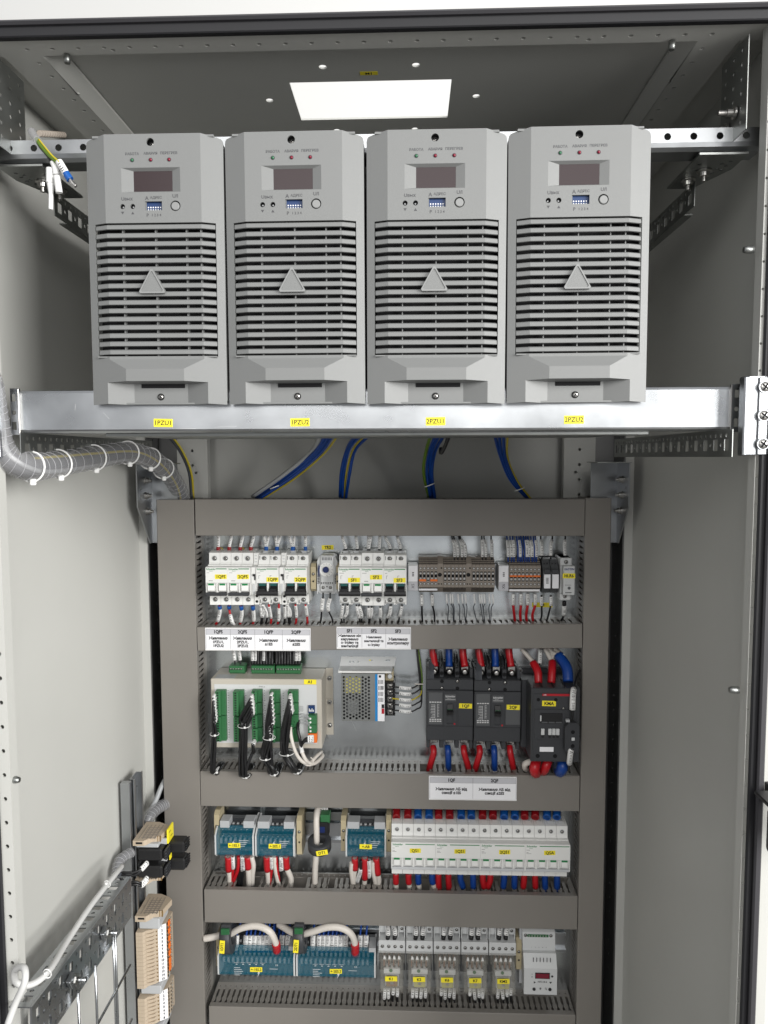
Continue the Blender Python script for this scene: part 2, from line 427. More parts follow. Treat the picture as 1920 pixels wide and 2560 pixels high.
punched_rail('punched galvanised rail at left wall, behind the left end of shelf beam', -1, -345, -4, 370, -367, 27.5)
punched_rail('punched galvanised rail at right wall, behind the right end of shelf beam', 1, 345, -26, 370, -367, 26)
punched_rail('dark punched rail at left wall high under the roof', -1, -345, 85, 420, -102, 26)
punched_rail('dark punched rail at right wall high under the roof', 1, 345, 85, 420, -102, 26)
low = punched_rail('wide punched galvanised rail low on left wall carrying the wire basket', -1, -345, -28, 240, -952, 56, 1)
low.rotation_euler = (math.radians(-4.2), 0, 0)
for k, (y, z) in enumerate(((150, -26), (60, -28))):
    b = MB(); o = (3, y+28, z)
    b.lathe([(8, 0), (8, 1.5)], o, (1, 0, 0), 'zinc', 16); b.lathe([(6, 1.5), (6, 6)], o, (1, 0, 0), 'steel', 6, smooth=False); b.lathe([(3, 6), (3, 16)], o, (1, 0, 0), 'zinc', 10)
    b.M = Matrix.Translation((3, y+28-8, z+4)) @ Matrix.Rotation(.5, 4, 'X'); b.box(0, 5, -7, 7, -6, 6, 'zinc', .6)
    b.build('bolt', low)

# shelf beam in front of the modules
t = thing('shelf_beam', 'wide galvanised beam under the four modules with yellow tags', 'beam', (0, 0, -367))
b = MB()
# profile across depth: face with rolled top and bottom
prof = [(0, 0), (0, 1.5), (1.2, 4), (3, 5), (39, 5), (41.3, 4), (42, 2), (42, -14), (40.8, -14), (40.5, 1.5), (38.5, 3), (3.5, 3), (1.6, 1.5), (1.2, -30), (0, -30)]
b.prism([(z, d-5) for z, d in prof], -345.5, 352, 'x', 'zinc')
b.box(-300, 300, 1.4, 3, -330, -28, 'zinc_dull'); b.box(-270, 283, -3.4, -0.1, -60, -24, 'zinc_dull', .4)
b.build('beam_body', t)
for sx, xe in ((-1, -346), (1, 352.5)):
    b = MB()
    b.plate(rect(*sorted((xe, xe+sx*9)), -2, 44), [rect(*sorted((xe+sx*3.5, xe+sx*8)), 31, 38.5), rect(*sorted((xe+sx*3.5, xe+sx*8)), 3, 11), circ(xe+sx*5.7, 20, 2.3, 12)], -1, .8, 'zinc', None)
    b.box(xe-sx*.8, xe+sx*.4, -2, 43.5, -1, 3.2, 'steel', .3)
    b.build('end_flange', t)
for s_, x, z in (('1PZU1', -201.5, 9.2), ('1PZU2', -65, 9.2), ('2PZU1', 68.5, 9.6), ('2PZU2', 203, 10.6)):
    sticker(t, s_, x, z, 19, 8.0, .05, 5.4, bold=.004)
b = MB()
random.seed(3)
for (x, z, l, a) in ((-290, 22, 6, 1.5), (-262, 20, 9, -.8), (290, 14, 8, 1.0), (320, 24, 6, .7), (95, 4, 10, 0), (-185, 3.5, 16, 0), (305, 8, 5, .3), (-150, 5, 22, .03), (240, 34, 20, .01)):
    dx, dz = math.cos(a)*l, math.sin(a)*l; b.tube([(x, .02, z), (x+dx/2, .02, z+dz/2), (x+dx, .02, z+dz)], .09, 'tube_white', 5, 2)
b.build('scratch', t)
for sx, lab in ((-1, 'galvanised end bracket joining shelf beam to left front post'), (1, 'galvanised end bracket with three screws at right front post')):
    t = thing('end_bracket', lab, 'bracket', (sx*353, -18, -318), group='end brackets of the shelf beam')
    b = MB()
    b.box(*sorted((sx*2, sx*7)), -74, 0, -6, 6, 'zinc', 1.2)
    b.box(*sorted((sx*7, sx*16)), -73, -1, 1, 3, 'zinc', .4); b.box(*sorted((sx*16, sx*30)), -73, -1, 2.5, 5, 'zinc', .6)
    b.box(*sorted((sx*7, sx*24)), -1.5, .2, -12, 4, 'zinc', .3)
    b.build('bracket_plate', t)
    for z in (-10, -36.5, -63):
        b = MB(); b.screw(sx*20.5, z, 5, 5, 'steel', dark=False); b.lathe([(5.6, 0), (5.6, 1.6)], (sx*20.5, -5, z), (0, -1, 0), 'zinc', 16); b.build('screw', t)

# upper rail behind the module tops
t = thing('upper_rail', 'round-holed galvanised rail crossing behind the module tops', 'rail', (0, 22, -77))
b = MB()
hs = [circ(-362+25*k+5, -6.4, 3.4, 14) for k in range(30)]
b.plate(rect(-372, 384, -12, 0), [h for h in hs if h[0][0] < 380], 0, 2, 'rail_zinc')
b.prism([(-12, 2), (-16, .8), (-19, -3), (-19, -26), (-18, -26), (-18, -4), (-15, -.6), (-12, 0)], -372, 384, 'x', 'rail_zinc')
b.box(-372, 384, 0, 1.2, -26, 2, 'rail_zinc')
b.build('rail_body', t)
for sx, lab in ((-1, 'triangular punched gusset under the left end of upper rail'), (1, 'triangular punched gusset under the right end of upper rail')):
    t = thing('corner_gusset', lab, 'gusset', (sx*340, 22, -99), group='corner gussets of the upper rail')
    b = MB()
    b.M = Matrix(((1, 0, 0, 0), (0, 0, 1, 0), (0, -1, 0, 0), (0, 0, 0, 1)))
    o_ = [(sx*32, 0), (sx*32, 38), (sx*12, 92), (sx*-15, 92), (sx*-15, 0)]
    if sx > 0: o_ = o_[::-1]
    b.plate(o_, [circ(sx*(22), 18+11*k, 2, 8) for k in range(3)]+[circ(sx*16, 24+12*k, 2, 8) for k in range(4)]+[circ(sx*-6, 24+16*k, 2, 8) for k in range(2)], -1, 1, 'zinc_dull')
    b.build('gusset_plate', t)
    for x, y in ((5, 40), (-2, 64)):
        b = MB(); b.lathe([(7.5, 0), (7.5, 1.6), (5.5, 2.4), (5, 6), (2.5, 6.5), (2.5, 11)], (sx*x, y, -1.2), (0, 0, -1), 'steel', 16, False); b.build('bolt', t)
for sx, lab in ((-1, 'dark perforated upright strip hanging at top left corner'), (1, 'dark perforated upright strip hanging at top right corner')):
    t = thing('upright_strip', lab, 'strip', (sx*(356), -8, -5), group='perforated upright strips at the roof corners')
    b = MB(); b.M = depthM(sx, 0)
    hs = [circ(x, -8-13*k, 2.2, 8) for x in (12, 30, 48) for k in range(6)]
    b.plate(rect(0, 58, -84, 0), hs, 0, .8, 'zinc_dull'); b.build('strip_body', t)
    if sx > 0:
        for y, z in ((22, -60), (40, -68)):
            b = MB(); b.lathe([(6, 0), (6, 2), (4, 3), (4, 8), (2.5, 8.5), (2.5, 16)], (-2, y, z), (-1, 0, 0), 'steel', 14, False); b.build('bolt', t)

# rear brackets of the mounting plate
for sx, lab in ((1, 'galvanised rear bracket right of the right vertical duct'), (-1, 'galvanised rear bracket left of the left vertical duct')):
    X = 376 if sx > 0 else -376
    t = thing('rear_bracket', lab, 'bracket', (X, 396 if sx > 0 else 385, -402), group='rear brackets of the mounting plate')
    b = MB(); b.M = depthM(sx, 0)
    o_ = [(0, 0), (0, -66), (52, -128), (62, -128), (62, 0)]
    b.plate(o_[::-1], [circ(14, -38, 2.6, 12), circ(14, -52, 2.6, 12)], 0, 2, 'rail_zinc')
    b.M = None; b.box(*sorted((0, -sx*44)), -128, 0, -63.5, -62, 'rail_zinc'); b.box(*sorted((2*sx, -sx*50)), 0, 1.4, -62, 1, 'zinc_dull')
    b.build('bracket_plate', t)
    for z in (-26, -50, -75):
        b = MB(); b.lathe([(6, 0), (6, 1.5), (4.5, 2), (4.5, 6), (2.5, 6.4), (2.5, 10)], (-sx*2, 34 if z != -75 else 38, z), (-sx, 0, 0), 'steel', 14, False); b.build('bolt', t)
# mounting plate with its DIN rails
plate = thing('mounting_plate', 'galvanised mounting plate carrying the rows of devices', 'plate', (0, 500, HB+60))
b = MB(); b.box(-366, 372, 0, 1455, 0, 2, 'zinc_plate'); b.build('sheet', plate)
def din(x0, x1, z):
    b = MB(); zz = z-(HB+60)
    b.prism([(-17.5, 9.5), (-12.5, 9.5), (-12.5, 3.2), (12.5, 3.2), (12.5, 9.5), (17.5, 9.5), (17.5, 8.3), (13.7, 8.3), (13.7, 2.1), (-13.7, 2.1), (-13.7, 8.3), (-17.5, 8.3)], x0, x1, 'x', 'zinc')
    bb = b; bb.v = [(x, y, z_+zz) for x, y, z_ in bb.v]; bb.build('mounting_rail', plate)
Z1, Z3, Z4 = -588.2, -1037.8, -1228.0
din(-290, 312, Z1); din(-290, 312, Z3); din(-290, 312, Z4)
def plate_label(s_, px, py, w=20, h=7.6, rot=0, size=5.4):
    q = U(px, py, PL); sticker(plate, s_, q.x, q.z-(HB+60), w, h, 2.1, size, rot=rot)
plate_label('TR2', *za(1082, 474)); plate_label('A4', *zc(1378, 160))
plate_label('K3', *zb(1262, 932), w=34, h=8)
b = MB()
for (x, z, l, a) in ((-60, -838, 26, -1.1), (-25, -742, 40, .1), (60, -720, 30, -.4), (10, -830, 20, .3)):
    z -= HB+60; dx, dz = math.cos(a)*l, math.sin(a)*l; b.tube([(x, -2.0, z), (x+dx/2+1, -2.0, z+dz/2), (x+dx, -2.0, z+dz)], .05, 'tube_white', 5, 4)
b.build('scratch', plate)

# ------------------------------------------------------------------ slotted wiring ducts
def slot_poly(u, lo, hi, w=2.1):
    """keyhole-like slot between depth lo and hi"""
    a = (hi-lo); return [(u-w, lo), (u+w, lo), (u+w, lo+a*.45), (u+w*.45, lo+a*.55), (u+w*.45, lo+a*.66), (u+w, lo+a*.76), (u+w, hi-3), (u, hi), (u-w, hi-3), (u-w, lo+a*.76), (u-w*.45, lo+a*.66), (u-w*.45, lo+a*.55), (u-w, lo+a*.45)]
def hduct(label, x0, x1, ztop, zbot, rot=0, skip=()):
    t = thing('wiring_duct', label, 'duct', (x0, PL, (ztop+zbot)/2), group='grey slotted wiring ducts', rot=(0, rot, 0))
    L = x1-x0; h = (ztop-zbot)/2; pitch = 9.4
    for sgn in (1, -1):
        b = MB(); b.M = Matrix(((1, 0, 0, 0), (0, 0, -1, 0), (0, 1 if True else 0, 0, 0), (0, 0, 0, 1)))
        # plate x -> x, plate z -> depth out of the mounting plate (world -y), thickness -> z
        b.M = Matrix(((1, 0, 0, 0), (0, 0, -1, 0), (0, 1, 0, sgn*(h-2.2)), (0, 0, 0, 1)))
        hs = []
        k = 0
        while 6+pitch*k < L-5:
            u = 6+pitch*k; k += 1
            if any(a < u+x0 < c for a, c in skip): continue
            hs.append(slot_poly(u, 16, 53))
        if sgn > 0 :
            for j in range(k): hs.append(circ(6+pitch*j, 9, 1.2, 7))
        for a, c in skip: hs.append(rect(a-x0, c-x0, 16, 53))
        b.plate(rect(0, L, 0, 58), hs, -.8, .8, 'duct'); b.build('slotted_side', t)
    b = MB(); b.box(0, L, -h+3, h-3, 0, 2, 'duct'); b.build('duct_base', t)
    b = MB()
    b.prism([(h, 50), (h, 59.2), (h-1, 60.2), (-h+1, 60.2), (-h, 59.2), (-h, 50), (-h+1.2, 50), (-h+1.2, 58.5), (h-1.2, 58.5), (h-1.2, 50)], 0, L, 'x', 'duct')
    b.build('duct_cover', t)
    return t
def vduct(label, x0, x1, ztop, zbot):
    t = thing('wiring_duct', label, 'duct', (x0, PL, ztop), group='grey slotted wiring ducts')
    W = x1-x0; L = ztop-zbot
    for xx, sg in ((2.2, -1), (W-2.2, 1)):
        b = MB(); b.M = Matrix(((0, 1, 0, xx), (0, 0, -1, 0), (-1, 0, 0, 0), (0, 0, 0, 1)))
        hs = []; k = 0
        while 6+9.4*k < L-5: hs.append(slot_poly(6+9.4*k, 16, 53)); k += 1
        b.plate(rect(0, L, 0, 58), hs, -.8, .8, 'duct'); b.build('slotted_side', t)
    b = MB(); b.box(3, W-3, -L, 0, 0, 2, 'duct'); b.build('duct_base', t)
    b = MB(); b.prism([(0, 50), (0, 59.5), (1, 60.5), (W-1, 60.5), (W, 59.5), (W, 50), (W-1.2, 50), (W-1.2, 58.8), (1.2, 58.8), (1.2, 50)], -L, 0, 'z', 'duct')
    b.build('duct_cover', t)
    return t
vduct('wide vertical grey duct along the left side of all rows', -364, -303.3, -459.5, -1900)
vduct('narrower vertical grey duct along the right side of all rows', 319.5, 360, -457.5, -1900)
hduct('topmost horizontal grey duct, above the row of small breakers', -301, 318.5, -458.5, -517.5)
d1 = hduct('slim grey duct below the small breakers with two white paper strips', -302, 318, -666.9, -706.3, rot=math.radians(-.8))
hduct('grey duct below the moulded-case breakers with one white paper strip', -302, 318, -908, -967.5, skip=((60, 76), (105, 120), (150, 162), (178, 190), (230, 246)))
hduct('unlabelled grey duct between the busbar row and the relay row', -300, 318, -1111.4, -1169, skip=((-252, -210), (-155, -132), (-96, -84), (22, 40), (58, 76), (94, 112), (128, 146), (165, 182), (200, 218), (238, 256)))
hduct('lowest visible grey duct at the bottom edge of the photo', -296, 318, -1317.2, -1376)

# paper strips on the ducts
def paper_strip(label, px0, py0, cols, w, h, rot=0, loc=None):
    q = U(px0, py0, 436.5) if loc is None else Vector(loc)
    t = thing('paper_strip', label, 'label strip', (q.x, 437.4, q.z), rot=(0, rot, 0), group='white paper strips on the duct covers')
    b = MB(); b.box(0, w, -h, 0, 0, .9, 'paper', .2); b.box(0, w, -1.6, 0, .9, 1.6, 'clear_cover'); b.box(0, w, -h, -h+1.8, .9, 1.8, 'tube_white', .2)
    b.build('holder', t)
    g = MB(); g.box(1.5, w-1, -11.3, -2.8, .9, 1.0, 'paper_grey'); g.build('heading_band', t)
    l = MB(); x = 1.5; ws = [c[0] for c in cols]; sc = (w-2.5)/sum(ws)
    hh = 11.3
    l.box(1.5, w-1, -2.8, -2.5, 1.0, 1.1, 'ink'); l.box(1.5, w-1, -hh-.2, -hh, 1.0, 1.1, 'ink')
    for i, (cw, head, body) in enumerate(cols):
        cw *= sc
        l.box(x-.15, x+.15, -h+2.6, -2.6, 1.02, 1.12, 'ink')
        l.text(head, x+cw/2, -7, 1.2, 7.4, 'ink', .045, sx=.9)
        lines = body.split('|'); n = len(lines); area = h-hh-2.5; st_ = min(6.3, area/n); sz = min(6.4, st_*.98)
        longest = max(len(a) for a in lines); sz = min(sz, (cw-2)/(longest*.56))
        for k, a in enumerate(lines): l.text(a, x+cw/2, -hh-.6-area/2+(n-1)*st_/2-k*st_, 1.2, sz, 'ink', .045)
        x += cw
    l.box(w-1.2, w-.9, -h+2.6, -2.6, 1.02, 1.12, 'ink'); l.build('lettering', t, fixn=False)
paper_strip('white paper strip reading 1QFS to 2QFP on the slim duct', *za(103, 1113), [(20, '1QFS', 'Живлення|1PZU1,|1PZU2'), (20, '2QFS', 'Живлення|2PZU1,|2PZU2'), (22.5, '1QFP', 'Живлення|±1ES'), (22.5, '2QFP', 'Живлення|±2ES')], 172, 37.5)
paper_strip('white paper strip reading SF1 to SF3 on the slim duct', *za(1152, 1106), [(20, 'SF1', 'Живлення кіл|керування|обігріву та|вентиляції'), (19.5, 'SF2', 'Живлення|вентиляції та|обігріву'), (20, 'SF3', 'Живлення|контролеру')], 120, 36.5)
paper_strip('white paper strip reading 1QF and 2QF on the wide duct', *zd(358, 1083), [(35, '1QF', 'Живлення АБ від|секції ±1ES'), (35, '2QF', 'Живлення АБ від|секції ±2ES')], 142.5, 40)

# ================================================================== rectifier modules
def module(i, x0, ztop, label, tilt=0):
    t = thing('rectifier_module', label, 'power module', (x0, -8, ztop-254), group='rectifier modules side by side on the shelf beam', rot=(0, tilt, 0))
    W, H, D = 132.4, 254, 7
    def cd_(x): return D*min(1, max(0, min(x, W-x)/20))
    b = MB()
    # upper part: centre with real openings
    hs = [circ(64.5, H-7.5, 3.7, 20), rect(36, 92.6, H-53.5, H-31), circ(36.5, H-66.7, 2.4, 14), circ(46.3, H-66.7, 2.4, 14), rect(58.2, 74.6, H-70.5, H-62.2), circ(87.5, H-66.6, 4.9, 20)]
    b.plate(rect(20, W-20, 172, H), hs, D-2, D, 'module_grey')
    # rounded outer corners on the flanges: polygons in x,z with slope in d
    def slope(pts): b.add([(x, -cd_(x), z) for x, z in pts]+[(x, -cd_(x)+2, z) for x, z in pts], [list(range(len(pts))), list(range(2*len(pts)-1, len(pts)-1, -1))]+[(k, (k+1) % len(pts), len(pts)+(k+1) % len(pts), len(pts)+k) for k in range(len(pts))], 'module_grey')
    for mir in (0, 1):
        f = (lambda p: [(W-x, z) for x, z in p][::-1]) if mir else (lambda p: p)
        slope(f([(0, 172), (20, 172), (20, H), (7, H-2.2), (2.2, H-3.4), (.6, H-5), (0, H-8)]))
        slope(f([(0, 46), (7.5, 46), (7.5, 172), (0, 172)]))
    # outer walls
    b.box(0, 1.5, 4, H-8, -14, -.1, 'module_grey'); b.box(W-1.5, W, 4, H-8, -14, -.1, 'module_grey')
    b.box(8, W-8, H-2.6, H-.6, -14, D-2.2, 'module_grey'); b.box(3, W-3, .6, 2.2, -14, -.5, 'module_grey')
    # display bezel funnel
    for q in (((36, -31), (46.8, -33.2), (46.8, -52), (36, -53.5)), ((92.6, -53.5), (84.2, -52), (84.2, -33.2), (92.6, -31)), ((92.6, -31), (84.2, -33.2), (46.8, -33.2), (36, -31)), ((36, -53.5), (46.8, -52), (84.2, -52), (92.6, -53.5))):
        b.add([(x, -(D if x in (36, 92.6) else D-3.2), H+z) for x, z in q], [(0, 1, 2, 3)], 'module_grey')
    b.lathe([(3.7, 0), (3.7, 9)], (64.5, 4, H-7.5), (0, -1, 0), 'module_grey', 20) if False else None
    # lower part, faceted handle with the finger recess under it
    zt = 46
    sl = lambda x: .35*min(x, W-x)
    P = dict(a=(0, 0, zt), b=(20, 7, zt), c=(W-20, 7, zt), d=(W, 0, zt), e=(20, 7, 43.5), f=(W-20, 7, 43.5),
             g=(38, sl(38), 33.5), h=(W-38, sl(38), 33.5), i=(38, sl(38), 22), j=(W-38, sl(38), 22), k=(0, 0, 0), l=(W, 0, 0),
             m=(17, sl(17), 21.3), n=(W-17, sl(17), 21.3), o=(17, sl(17), .8), p=(W-17, sl(17), .8),
             q=(39.5, -3.5, 20.5), r=(W-39.5, -3.5, 20.5), s=(39.5, -3.5, .2), t=(W-39.5, -3.5, .2))
    names = list(P); vs = [(P[k][0], -P[k][1], P[k][2]) for k in names]; ix = {k: n for n, k in enumerate(names)}
    def F(*s_): return [[ix[c] for c in q] for q in s_]
    b.add(vs, F('abegimok', 'bcfe', 'efhg', 'ghji', 'hfcdlpnj', 'mqso', 'nptr', 'qrts', 'miq', 'ijrq', 'jnr'), 'module_grey')
    b.box(8, W-8, 45.2, 46.4, -3, 6.0, 'module_grey')
    b.build('front_panel', t)
    q = MB(); q.box(47, 90, 16.6, 21, -3.3, -3.0, 'dark') ; q.build('latch_slot', t)
    # louvre grille
    g = MB()
    n = 16; p = 126/n
    xs = [8.2, 20.5, W-20.5, W-8.2]
    def gd(x): return cd_(x)-1.2
    for k in range(n):
        zc = 46.6+p*(k+.5)
        prof = [(-2.5, -1.0), (-2.1, .3), (1.5, -.2), (2.5, -1.7), (2.0, -3.2), (-1.9, -2.8)]
        vs = []
        for x in xs:
            for dz, dd in prof: vs.append((x, -(gd(x)+dd+.4), zc+dz))
        m6 = len(prof); fs = [list(range(m6)), list(range(len(vs)-1, len(vs)-m6-1, -1))]
        for a in range(3):
            for c in range(m6): fs.append((a*m6+c, a*m6+(c+1) % m6, (a+1)*m6+(c+1) % m6, (a+1)*m6+c))
        g.add(vs, fs, 'module_grey')
    for x in (34, 66, 96, 110): g.box(x-.5, x+.5, 47, 172, -3, 2.2, 'module_grey')
    g.build('grille', t)
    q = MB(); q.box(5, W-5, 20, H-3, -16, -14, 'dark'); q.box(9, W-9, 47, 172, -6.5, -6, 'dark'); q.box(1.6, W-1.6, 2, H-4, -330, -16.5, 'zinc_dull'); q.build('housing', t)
    # triangle emblem
    e = MB(); cx, z0 = 64.6+(-.6), 105.5
    tri = lambda s_, dz=0: [(cx-13.4*s_, z0+dz), (cx+13.4*s_, z0+dz), (cx, z0+dz+24.2*s_)]
    def rt(s_, dz, r=.93):
        o = []
        T = tri(s_, dz)
        for k in range(3):
            a, c, d_ = Vector(T[k-1]), Vector(T[k]), Vector(T[(k+1) % 3])
            o += [tuple(c.lerp(a, 1-r)), tuple(c.lerp(d_, 1-r))]
        return o
    e.prism(rt(1, 0), D-3, D+2.2, 'd', 'module_grey'); e.plate(rt(1, 0), [rt(.84, 1.4)[::-1]], D+2.2, D+3.0, 'module_light')
    e.build('triangle_emblem', t)
    q = MB(); q.box(46.8, 84.2, H-52, H-33.2, D-5, D-3.3, 'display_glass'); q.build('display', t)
    for x, m_, l_ in ((47, 'led_green', 'dim green lamp'), (64.7, 'led_red', 'dark red lamp in the middle'), (82.4, 'led_red', 'dark red lamp on the right')):
        q = MB(); q.disc(x, H-24, 2.0, D, D+.15, 'ink_grey', 16); q.lathe([(1.5, 0), (1.45, .5), (.9, 1.1), (.2, 1.3)], (x, -D-.1, H-24), (0, -1, 0), m_, 12); q.build('indicator_lamp', t, label=l_)
    q = MB(); q.disc(64.5, H-7.5, 3.6, 0, 1, 'black'); q.screw(64.5, H-7.9, 2.3, 1, 'steel', dark=False); q.build('screw', t)
    for x in (36.5, 46.3):
        q = MB(); q.disc(x, H-66.7, 2.6, D-3.5, D-3, 'dark'); q.disc(x, H-66.7, .8, D-3, D-2.6, 'grey_plastic', 8); q.build('trimmer', t)
    q = MB(); q.box(58.2, 74.6, H-70.5, H-62.2, D-4, D-3, 'blue_dip')
    for k in range(6): q.box(59.9+2.35*k, 61.1+2.35*k, H-67.7, H-66.4, D-3, D-2.6, 'paper', .2); q.box(59.9+2.35*k, 61.1+2.35*k, H-69.9, H-68.6, D-3, D-2.6, 'light_grey', .2)
    q.box(58.3, 59, H-70.4, H-62.3, D-3.9, D-1, 'module_grey')
    q.build('dip_switch', t)
    q = MB(); q.disc(87.5, H-66.6, 4.8, D-4, D-3.5, 'dark', 20); q.disc(87.5, H-66.9, 3.9, D-4, D+.8, 'module_light', 22, .5); q.build('push_button', t)
    q = MB(); q.screw(66, 8, 2.5, -3.0, 'steel', True); q.build('screw', t)
    l = MB(); d_ = D+.12
    l.text('РАБОТА', 47, H-18.4, d_, 3.3, 'ink_grey', .015); l.text('АВАРИЯ', 64.7, H-18.2, d_, 3.3, 'ink_grey', .015); l.text('ПЕРЕГРЕВ', 82.2, H-18.0, d_, 3.3, 'ink_grey', .015)
    l.text('Uвых', 41, H-59.8, d_, 4.4, 'ink_grey', .015); l.text('A', 60.2, H-59.4, d_, 5, 'ink_grey', .015); l.text('АДРЕС', 69, H-58.9, d_, 3.3, 'ink_grey', .015)
    l.text('U/I', 87.6, H-57.6, d_, 4.6, 'ink_grey', .015); l.text('P', 60.6, H-75.2, d_, 4.4, 'ink_grey', .015); l.text('1 2 3 4', 69, H-75.1, d_, 3.3, 'ink_grey', .015)
    l.add([(35, -d_, H-71.5), (38, -d_, H-71.5), (36.5, -d_, H-74)], [(0, 1, 2)], 'ink_grey'); l.add([(44.8, -d_, H-74), (47.8, -d_, H-74), (46.3, -d_, H-71.5)], [(0, 1, 2)], 'ink_grey')
    l.build('lettering', t, fixn=False)
    return t
for i, (x, z, lab) in enumerate(((-267.4, -86.5, 'first rectifier module from the left, above the 1PZU1 tag'), (-132.3, -86.8, 'second rectifier module from the left, above the 1PZU2 tag'), (2.2, -87.2, 'third rectifier module from the left, above the 2PZU1 tag'), (136.7, -86.9, 'rightmost rectifier module, above the 2PZU2 tag'))):
    module(i, x, z, lab, tilt=math.radians((.12, -.1, .06, -.16)[i]))

# ================================================================== breakers
def mcb(x, zax, poles, kind, tagtxt, tagx, tagz, label, aux=False, group='small circuit breakers in the top row'):
    t = thing('circuit_breaker', label, 'breaker', (x, PL, zax), group=group)
    W = 18*poles
    b = MB()
    for k in range(poles):
        x0, x1 = 18*k+.2, 18*k+17.8
        if kind == 'A' or kind == 'Q':
            b.prism([(-42.5, 10), (-42.5, 56), (-24, 56), (-24, 64), (24, 64), (24, 58), (27, 56), (42.5, 55), (44, 44), (44, 10)], x0, x1, 'x', 'white_plastic')
        else:
            b.prism([(-40, 10), (-40, 52), (-37, 56), (-24, 57), (-24, 64), (24, 64), (24, 58), (39, 56), (41, 50), (41, 10)], x0, x1, 'x', 'white_plastic')
            b.box(x0, x0+2.6, -41.5, -38, 30, 55, 'white_plastic', .5); b.box(x1-2.6, x1, -41.5, -38, 30, 55, 'white_plastic', .5)
        b.box(18*k+5, 18*k+13, 41, 44.4, 30, 42, 'grey_plastic')
        b.box(18*k+3, 18*k+4.2, 41, 46.5, 20, 50, 'clear_cover'); b.box(18*k+14, 18*k+15.2, 41, 46.5, 20, 50, 'clear_cover')
    # nose: upper face, recess for the toggles
    b.prism([(22.5, 60), (22.5, 76.5), (21, 78), (-2.5, 78), (-2.5, 74.5 if kind != 'B' else 68), (-19.5, 73.0 if kind != 'B' else 66), (-19.5, 74), (-22.5, 74), (-22.5, 60)], 0.1, W-.1, 'x', 'white_plastic')
    b.box(0.1, 1.3, -22, -2.4, 66, 77.5, 'white_plastic'); b.box(W-1.3, W-.1, -22, -2.4, 66, 77.5, 'white_plastic')
    for k in range(1, poles): b.box(18*k-1.7, 18*k+1.7, -19.4, -2.4, 66, 76.5, 'white_plastic', .5)
    b.box(0.1, W-.1, -2.9, -2.45, 77.8, 78.1, 'light_grey')
    b.build('body', t)
    if aux:
        a = MB(); a.box(-8.8, -.2, -42.5, 42.5, 10, 55, 'white_plastic', 1); a.box(-8.8, -.1, -22.5, 22.5, 55, 76, 'white_plastic', 1)
        a.box(-5.6, -1.4, 8, 11.5, 76, 78.2, 'black', .3); a.box(-3.2, -1.4, 1.8, 8.2, 76, 77.6, 'black', .3); a.box(-6, -2.4, -21, -4, 76, 77.6, 'light_grey', .5)
        a.disc(-4, -28, 2.2, 55, 55.4, 'dark'); a.disc(-4.2, -37, 2.2, 55, 55.4, 'dark')
        for zz in (38, 33, 28): a.box(-6.5, -3, zz-1, zz+1, 55, 55.5, 'light_grey', .1)
        a.build('auxiliary_contact', t)
    for k in range(poles):
        c = 18*k+9
        g = MB()
        if kind == 'A':
            g.prism([(-17, 66), (-17.5, 76), (-15, 79.5), (-5, 79.5), (-3.2, 77), (-3.2, 66)], c-5.6, c+5.6, 'x', 'white_toggle'); g.box(c-4.6, c+4.6, -6.6, -3.6, 78, 79.9, 'green', .2)
        elif kind == 'Q':
            g.prism([(-17, 66), (-17.2, 75), (-15, 78), (-5, 78.4), (-3.2, 77), (-3.2, 66)], c-4.4, c+4.6, 'x', 'white_toggle'); g.box(c-4.6, c+4.8, -5.8, -3.0, 77, 78.9, 'green', .2)
        else:
            g.box(c-5.4, c+5.4, -8, -2.8, 66, 74.5, 'teal_window', .2); g.prism([(-18, 66), (-18, 80), (-12, 80), (-8, 75), (-8, 66)], c-5.4, c+5.4, 'x', 'black')
        g.build('toggle', t)
        for z in (33.5, -33.5):
            s_ = MB(); dd = 56 if kind in 'AQ' else 56.6
            if kind == 'Q' and z < 0: continue
            r = 2.5 if kind == 'Q' else 3.1
            s_.disc(c, z, r*1.5, dd-1, dd+.25, 'light_grey', 18); s_.screw(c, z, r*.82, dd+.3, 'steel', True, rot=random.uniform(0, 1.5)); s_.build('terminal_screw', t)
    h = MB()
    if kind == 'A': h.prism([(-18.2, 74), (-18.2, 80.5), (-21, 82), (-23.2, 81), (-23.2, 74)], .5, W-3, 'x', 'charcoal')
    elif kind == 'Q': h.prism([(-18.8, 74), (-18.8, 77), (-22, 78.5), (-23, 77), (-23, 74)], .5, W-1.5, 'x', 'grey_plastic')
    else: h.prism([(-15.5, 78), (-15.5, 83), (-19, 84.5), (-22.5, 82.5), (-22.5, 76)], .8, W-.8, 'x', 'black')
    h.build('handle_tie', t)
    l = MB()
    if poles == 4: l.text('Schneider', 10.5, 19.6, 78.15, 4.2, 'green', .025); l.box(23, W-1.5, 19.4, 20.6, 78.05, 78.2, 'green')
    else: l.text('Schneider', 8.9, 19.2, 78.15, 3.9, 'green', .025); l.box(17, W-2, 19.0, 20.4, 78.05, 78.2, 'green')
    l.text('Electric', 9.5, 16.3, 78.15, 1.9, 'green', .01)
    random.seed(int(x*7))
    for zz in ((13.4, 9.5, 7.5) if poles == 4 else (13.4,)): l.box(2, 2+random.uniform(3, 8), zz-.25, zz+.25, 78.05, 78.12, 'ink_grey')
    if kind == 'A': l.box(5, 11.5, .2, 1.0, 78.05, 78.12, 'ink_grey')
    if kind == 'B':
        for q in (4, 22): l.box(q, q+.5, 4, 9, 78.05, 78.12, 'ink_grey'); l.box(q, q+3, 9, 9.4, 78.05, 78.12, 'ink_grey')
        for k in range(poles):
            for zz in (35, -36): l.box(18*k+1.7, 18*k+2.5, zz-3.5, zz+2.5, 56.5, 57.2, 'ink_grey')
    l.build('lettering', t, fixn=False)
